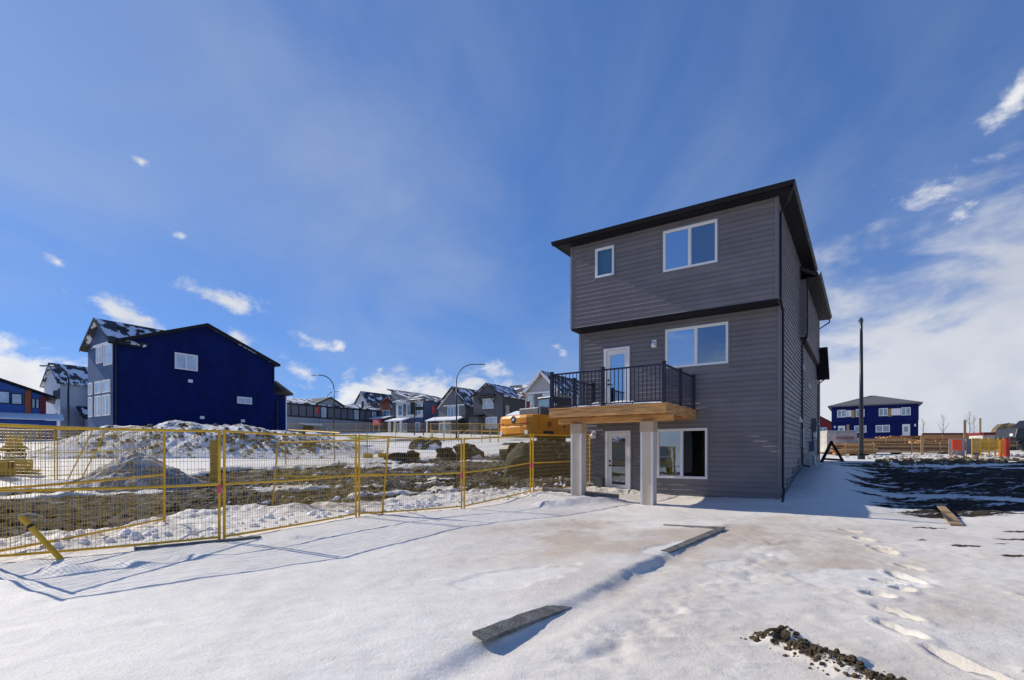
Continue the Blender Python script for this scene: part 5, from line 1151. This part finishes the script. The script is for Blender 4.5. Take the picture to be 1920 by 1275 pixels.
for u in (-1.6, 1.0, 3.2):
    w_ = MB().tube([(u,-1.15,.45),(u,-.85,.45)], .45, 20).build('wheel', m_black, T); MB().tube([(u,-1.17,.45),(u,-1.15,.45)], .22, 14).build('rim', m_steel, w_)
MB().box(-2.42, -2.36, -.9, -.6, 1.15, 1.35).build('headlight', m_silver, T)
# rail of boards along the yard and distant shed
o = MB().box(-3.5, 3.0, -.04, .04, 0, .2).build('steel_girder', M('girder_red', (.16,.02,.02), .6)); place(o, wx(1800, 51), 51, R(-4), 1.2); o['label'] = 'long dark red steel beam lying on the far lumber'; o['category'] = 'beam'
# half-buried plank at the right
for (p, q, w_, l) in [((9.1,10.7),(11.1,13.6),.2,'weathered plank half buried in the snow on the right'), ]:
    T = thing('loose_plank', l, 'plank', (p[0], p[1], gz(*p)+.03)); z1 = gz(*q)+.03-gz(*p)-.03
    MB().beam((0,0,.0), ((q[0]-p[0])*.5,(q[1]-p[1])*.5,z1*.5+.01), w_, .04).build('board', M('plank_tan', (.34,.22,.12), .8, .3, 5), T); MB().beam(((q[0]-p[0])*.48,(q[1]-p[1])*.48,z1*.5+.03), (q[0]-p[0],q[1]-p[1],z1+.02), w_*.8, .03).build('board', m_stake, T)
# bare saplings at the right horizon and by the row
m_bark = M('bark', (.10,.08,.07), .9, .3)
def sapling(px, Y, h, label, seed):
    rn = random.Random(seed); x = wx(px, Y); T = thing('bare_sapling', label, 'tree', (x, Y, gz(x, Y)), 0, 'bare saplings')
    MB().tube([(0,0,-.2),(.03,0,h*.5),(0,.02,h)], [.04,.028,.01], 6).build('trunk', m_bark, T)
    mb = MB()
    for k in range(14):
        z = h*rn.uniform(.3, .95); an = rn.random()*6.28; l = (h-z)*.5+.2; c = Vector((math.cos(an)*.6, math.sin(an)*.6, 1)).normalized()
        mb.tube([(0.01,0,z), Vector((0,0,z))+c*l*.5, Vector((0,0,z))+c*l+Vector((0,0,.1))], [.014,.01,.004], 4)
    mb.build('crown', m_bark, T)
sapling(1768, 62, 3.6, 'bare sapling on the horizon right of the blue duplex', 1); sapling(1818, 66, 4.0, 'bare sapling above the red-orange sign', 2); sapling(1731, 70, 3.2, 'bare sapling close to the duplex corner', 3); sapling(884, 70, 3.0, 'bare sapling in front of the charcoal awning house', 4); sapling(1826, 70, 3.6, 'bare sapling above the yellow netting', 5)
# flags, signs and grass by the row of houses
def flag(px, Y, zt, label, m_):
    x = wx(px, Y); g_ = gz(x, Y); T = thing('banner_flag', label, 'flag', (x, Y, g_), 0, 'sales flags by the show homes'); h = zt-g_
    MB().tube([(0,0,-.2),(0,0,h)], .03, 6).build('pole', m_pole, T)
    mb = MB(); vs = []; fs = []
    for i in range(7):
        for k in range(4): vs.append((-.03-.13*k+.03*math.sin(i), .06*math.sin(i*1.3+k*1.7), h-.05-i*.2))
    for i in range(6):
        for k in range(3): fs.append((i*4+k, i*4+k+1, i*4+5+k, i*4+4+k))
    o_ = mb.add(vs, fs).build('cloth', m_, T); sm_ = o_.modifiers.new('thick', 'SOLIDIFY'); sm_.thickness = .01
def zpx(py, Y): return 1.5+(850-py)/980*Y
flag(816, 80, zpx(760, 80), 'red flag on a pole before the steep gabled house', m_red); flag(598, 84, zpx(762, 84), 'red flag on a pole before the long grey building', m_red); flag(682, 96, zpx(752, 96), 'dark flag on a pole before the white gabled house', m_dk); flag(993, 64, zpx(752, 64), 'dark red flag on a pole before the pale bracket house', m_redw)
x, y = wx(774, 82), 82.; T = thing('black_signboard', 'tall black double signboard on posts before the hip-roofed house', 'sign', (x, y, gz(x, y)), R(-10))
h = zpx(754, 82)-gz(x, y); MB().box(-.4, .15, -.06, .06, h-1.9, h).build('panel', m_black, T); MB().box(.45, 1.9, -.06, .06, h-1.25, h-.75).build('panel', m_black, T)
for u in (.2, 1.7): MB().box(u, u+.14, -.07, .07, -.3, h).build('post', m_black, T)
x, y = wx(706, 90), 90.; T = thing('red_signboard', 'small red signboard with white lines at the left of the house row', 'sign', (x, y, gz(x, y)), R(-10)); h = zpx(790, 90)-gz(x, y)
MB().box(-.75, .75, -.04, .04, h-.7, h+.35).build('board', M('sign_red', (.55,.02,.04), .5, .05), T)
for k in range(3): MB().box(-.6, .6-.2*k, -.05, -.04, h-.5+.28*k, h-.40+.28*k).build('lettering', m_white, T)
for u in (-.6, .5): MB().box(u, u+.1, -.03, .03, -.3, h-.7).build('post', m_stake, T)
# artificial grass patch by the show home
gxy = [(wx(660, 62), 62), (wx(694, 62), 62), (wx(694, 71), 71), (wx(650, 71), 71)]
mb = MB(); vs = []
for i in range(9):
    for k in range(9):
        u, v = i/8, k/8; a0 = Vector(gxy[0]).lerp(Vector(gxy[1]), u); a1 = Vector(gxy[3]).lerp(Vector(gxy[2]), u); p = a0.lerp(a1, v); vs.append((p.x, p.y, gz(p.x, p.y)+.06))
o = mb.add(vs, [(i*9+k, (i+1)*9+k, (i+1)*9+k+1, i*9+k+1) for i in range(8) for k in range(8)]).build('grass_patch', M('turf_green', (.16,.32,.02), .8, .2, 3, .5, 20)); o['kind'] = 'stuff'; o['label'] = 'bright green turf patch before the row of houses'
# timber frame by the street
x, y = wx(835, 52), 52.; T = thing('timber_frame', 'low ochre timber frame standing behind the clay lumps', 'frame', (x, y, gz(x, y)), R(-8))
for u in (-1.4, -.2, 1.3): MB().box(u, u+.1, -.05, .05, -.1, 1.0).build('post', m_lum[2], T)
MB().box(-1.5, 1.5, -.06, .06, 1.0, 1.12).build('rail', m_lum[2], T)
x, y = wx(920, 50), 50.; T = thing('ladder_rack', 'pair of ochre timber racks left of the excavator', 'rack', (x, y, gz(x, y)), R(-8))
for u in (-.9, -.1, .7): MB().box(u, u+.08, -.05, .05, -.1, 1.7).build('upright', m_ochre, T)
for z in (.5, 1.0, 1.6): MB().box(-.9, .78, -.04, .04, z, z+.06).build('rung', m_ochre, T)
# ---------------------------------------------------------------- beyond the left edge: what the basement glass mirrors
T = thing('pickup_truck', 'silver pickup truck parked off to the left, mirrored in the basement window', 'truck', (-13.0, 3.6, gz(-13.0, 3.6)+.02), R(37))
m_body = M('paint_silver', (.55,.55,.52), .25, .05, spec=.6); m_tyre = M('tyre', (.015,.015,.015), .8)
MB().prism([(-2.9,.55),(2.75,.55),(2.85,.95),(2.75,1.18),(1.25,1.25),(-2.9,1.25)], 'y', -.98, .98).build('body', m_body, T, bevel=.05)
cb_ = MB().hexa([(-1.0,-.92,1.25),(1.3,-.92,1.25),(1.3,.92,1.25),(-1.0,.92,1.25),(-.8,-.75,1.92),(.55,-.75,1.92),(.55,.75,1.92),(-.8,.75,1.92)]).build('cab', m_body, T, bevel=.05)
MB().hexa([(1.27,-.82,1.30),(1.29,-.82,1.30),(1.29,.82,1.30),(1.27,.82,1.30),(.66,-.68,1.86),(.68,-.68,1.86),(.68,.68,1.86),(.66,.68,1.86)]).build('windshield', m_pane, cb_)
for s in (-1, 1): MB().hexa([(-.85,s*.925,1.32),(1.0,s*.925,1.32),(1.0,s*.915,1.32),(-.85,s*.915,1.32),(-.7,s*.80,1.84),(.5,s*.80,1.84),(.5,s*.79,1.84),(-.7,s*.79,1.84)]).build('side_glass', m_pane, cb_)
MB().box(2.80, 2.87, -.55, .55, .78, 1.08).build('grille', m_black, T)
for z in (.86, .96): MB().box(2.87, 2.885, -.55, .55, z, z+.03).build('grille_bar', m_steel, T)
MB().box(2.78, 2.98, -.95, .95, .45, .66).build('bumper', m_steel, T, bevel=.03)
for s in (-.78, .78): MB().box(2.78, 2.86, s-.17, s+.17, .84, 1.06).build('headlight', m_silver, T)
for u in (-1.85, 1.75):
    for s in (-1, 1):
        w_ = MB().tube([(u,s*.72,.40),(u,s*1.0,.40)], .40, 20).build('wheel', m_tyre, T); MB().tube([(u,s*1.0,.40),(u,s*1.015,.40)], .22, 14).build('rim', m_steel, w_)
T = hs_('snowy_roof_house', 'low house with snowy roof off to the left, mirrored in the basement window', -36, -2, .0, 'house', R(37)); T.rotation_euler[2] = R(37)
box(T, 'wall', m_beg, -7, 0, -6, 6, 0, 3.0); gable(T, 'y', -7, 0, -6, 6, 3.0, 2.0, m_shs, m_beg, .5); win(T, 'E', 0, -3, -1, 1.0, 2.3, 2); win(T, 'E', 0, 1.5, 3, 1.0, 2.3, 2)
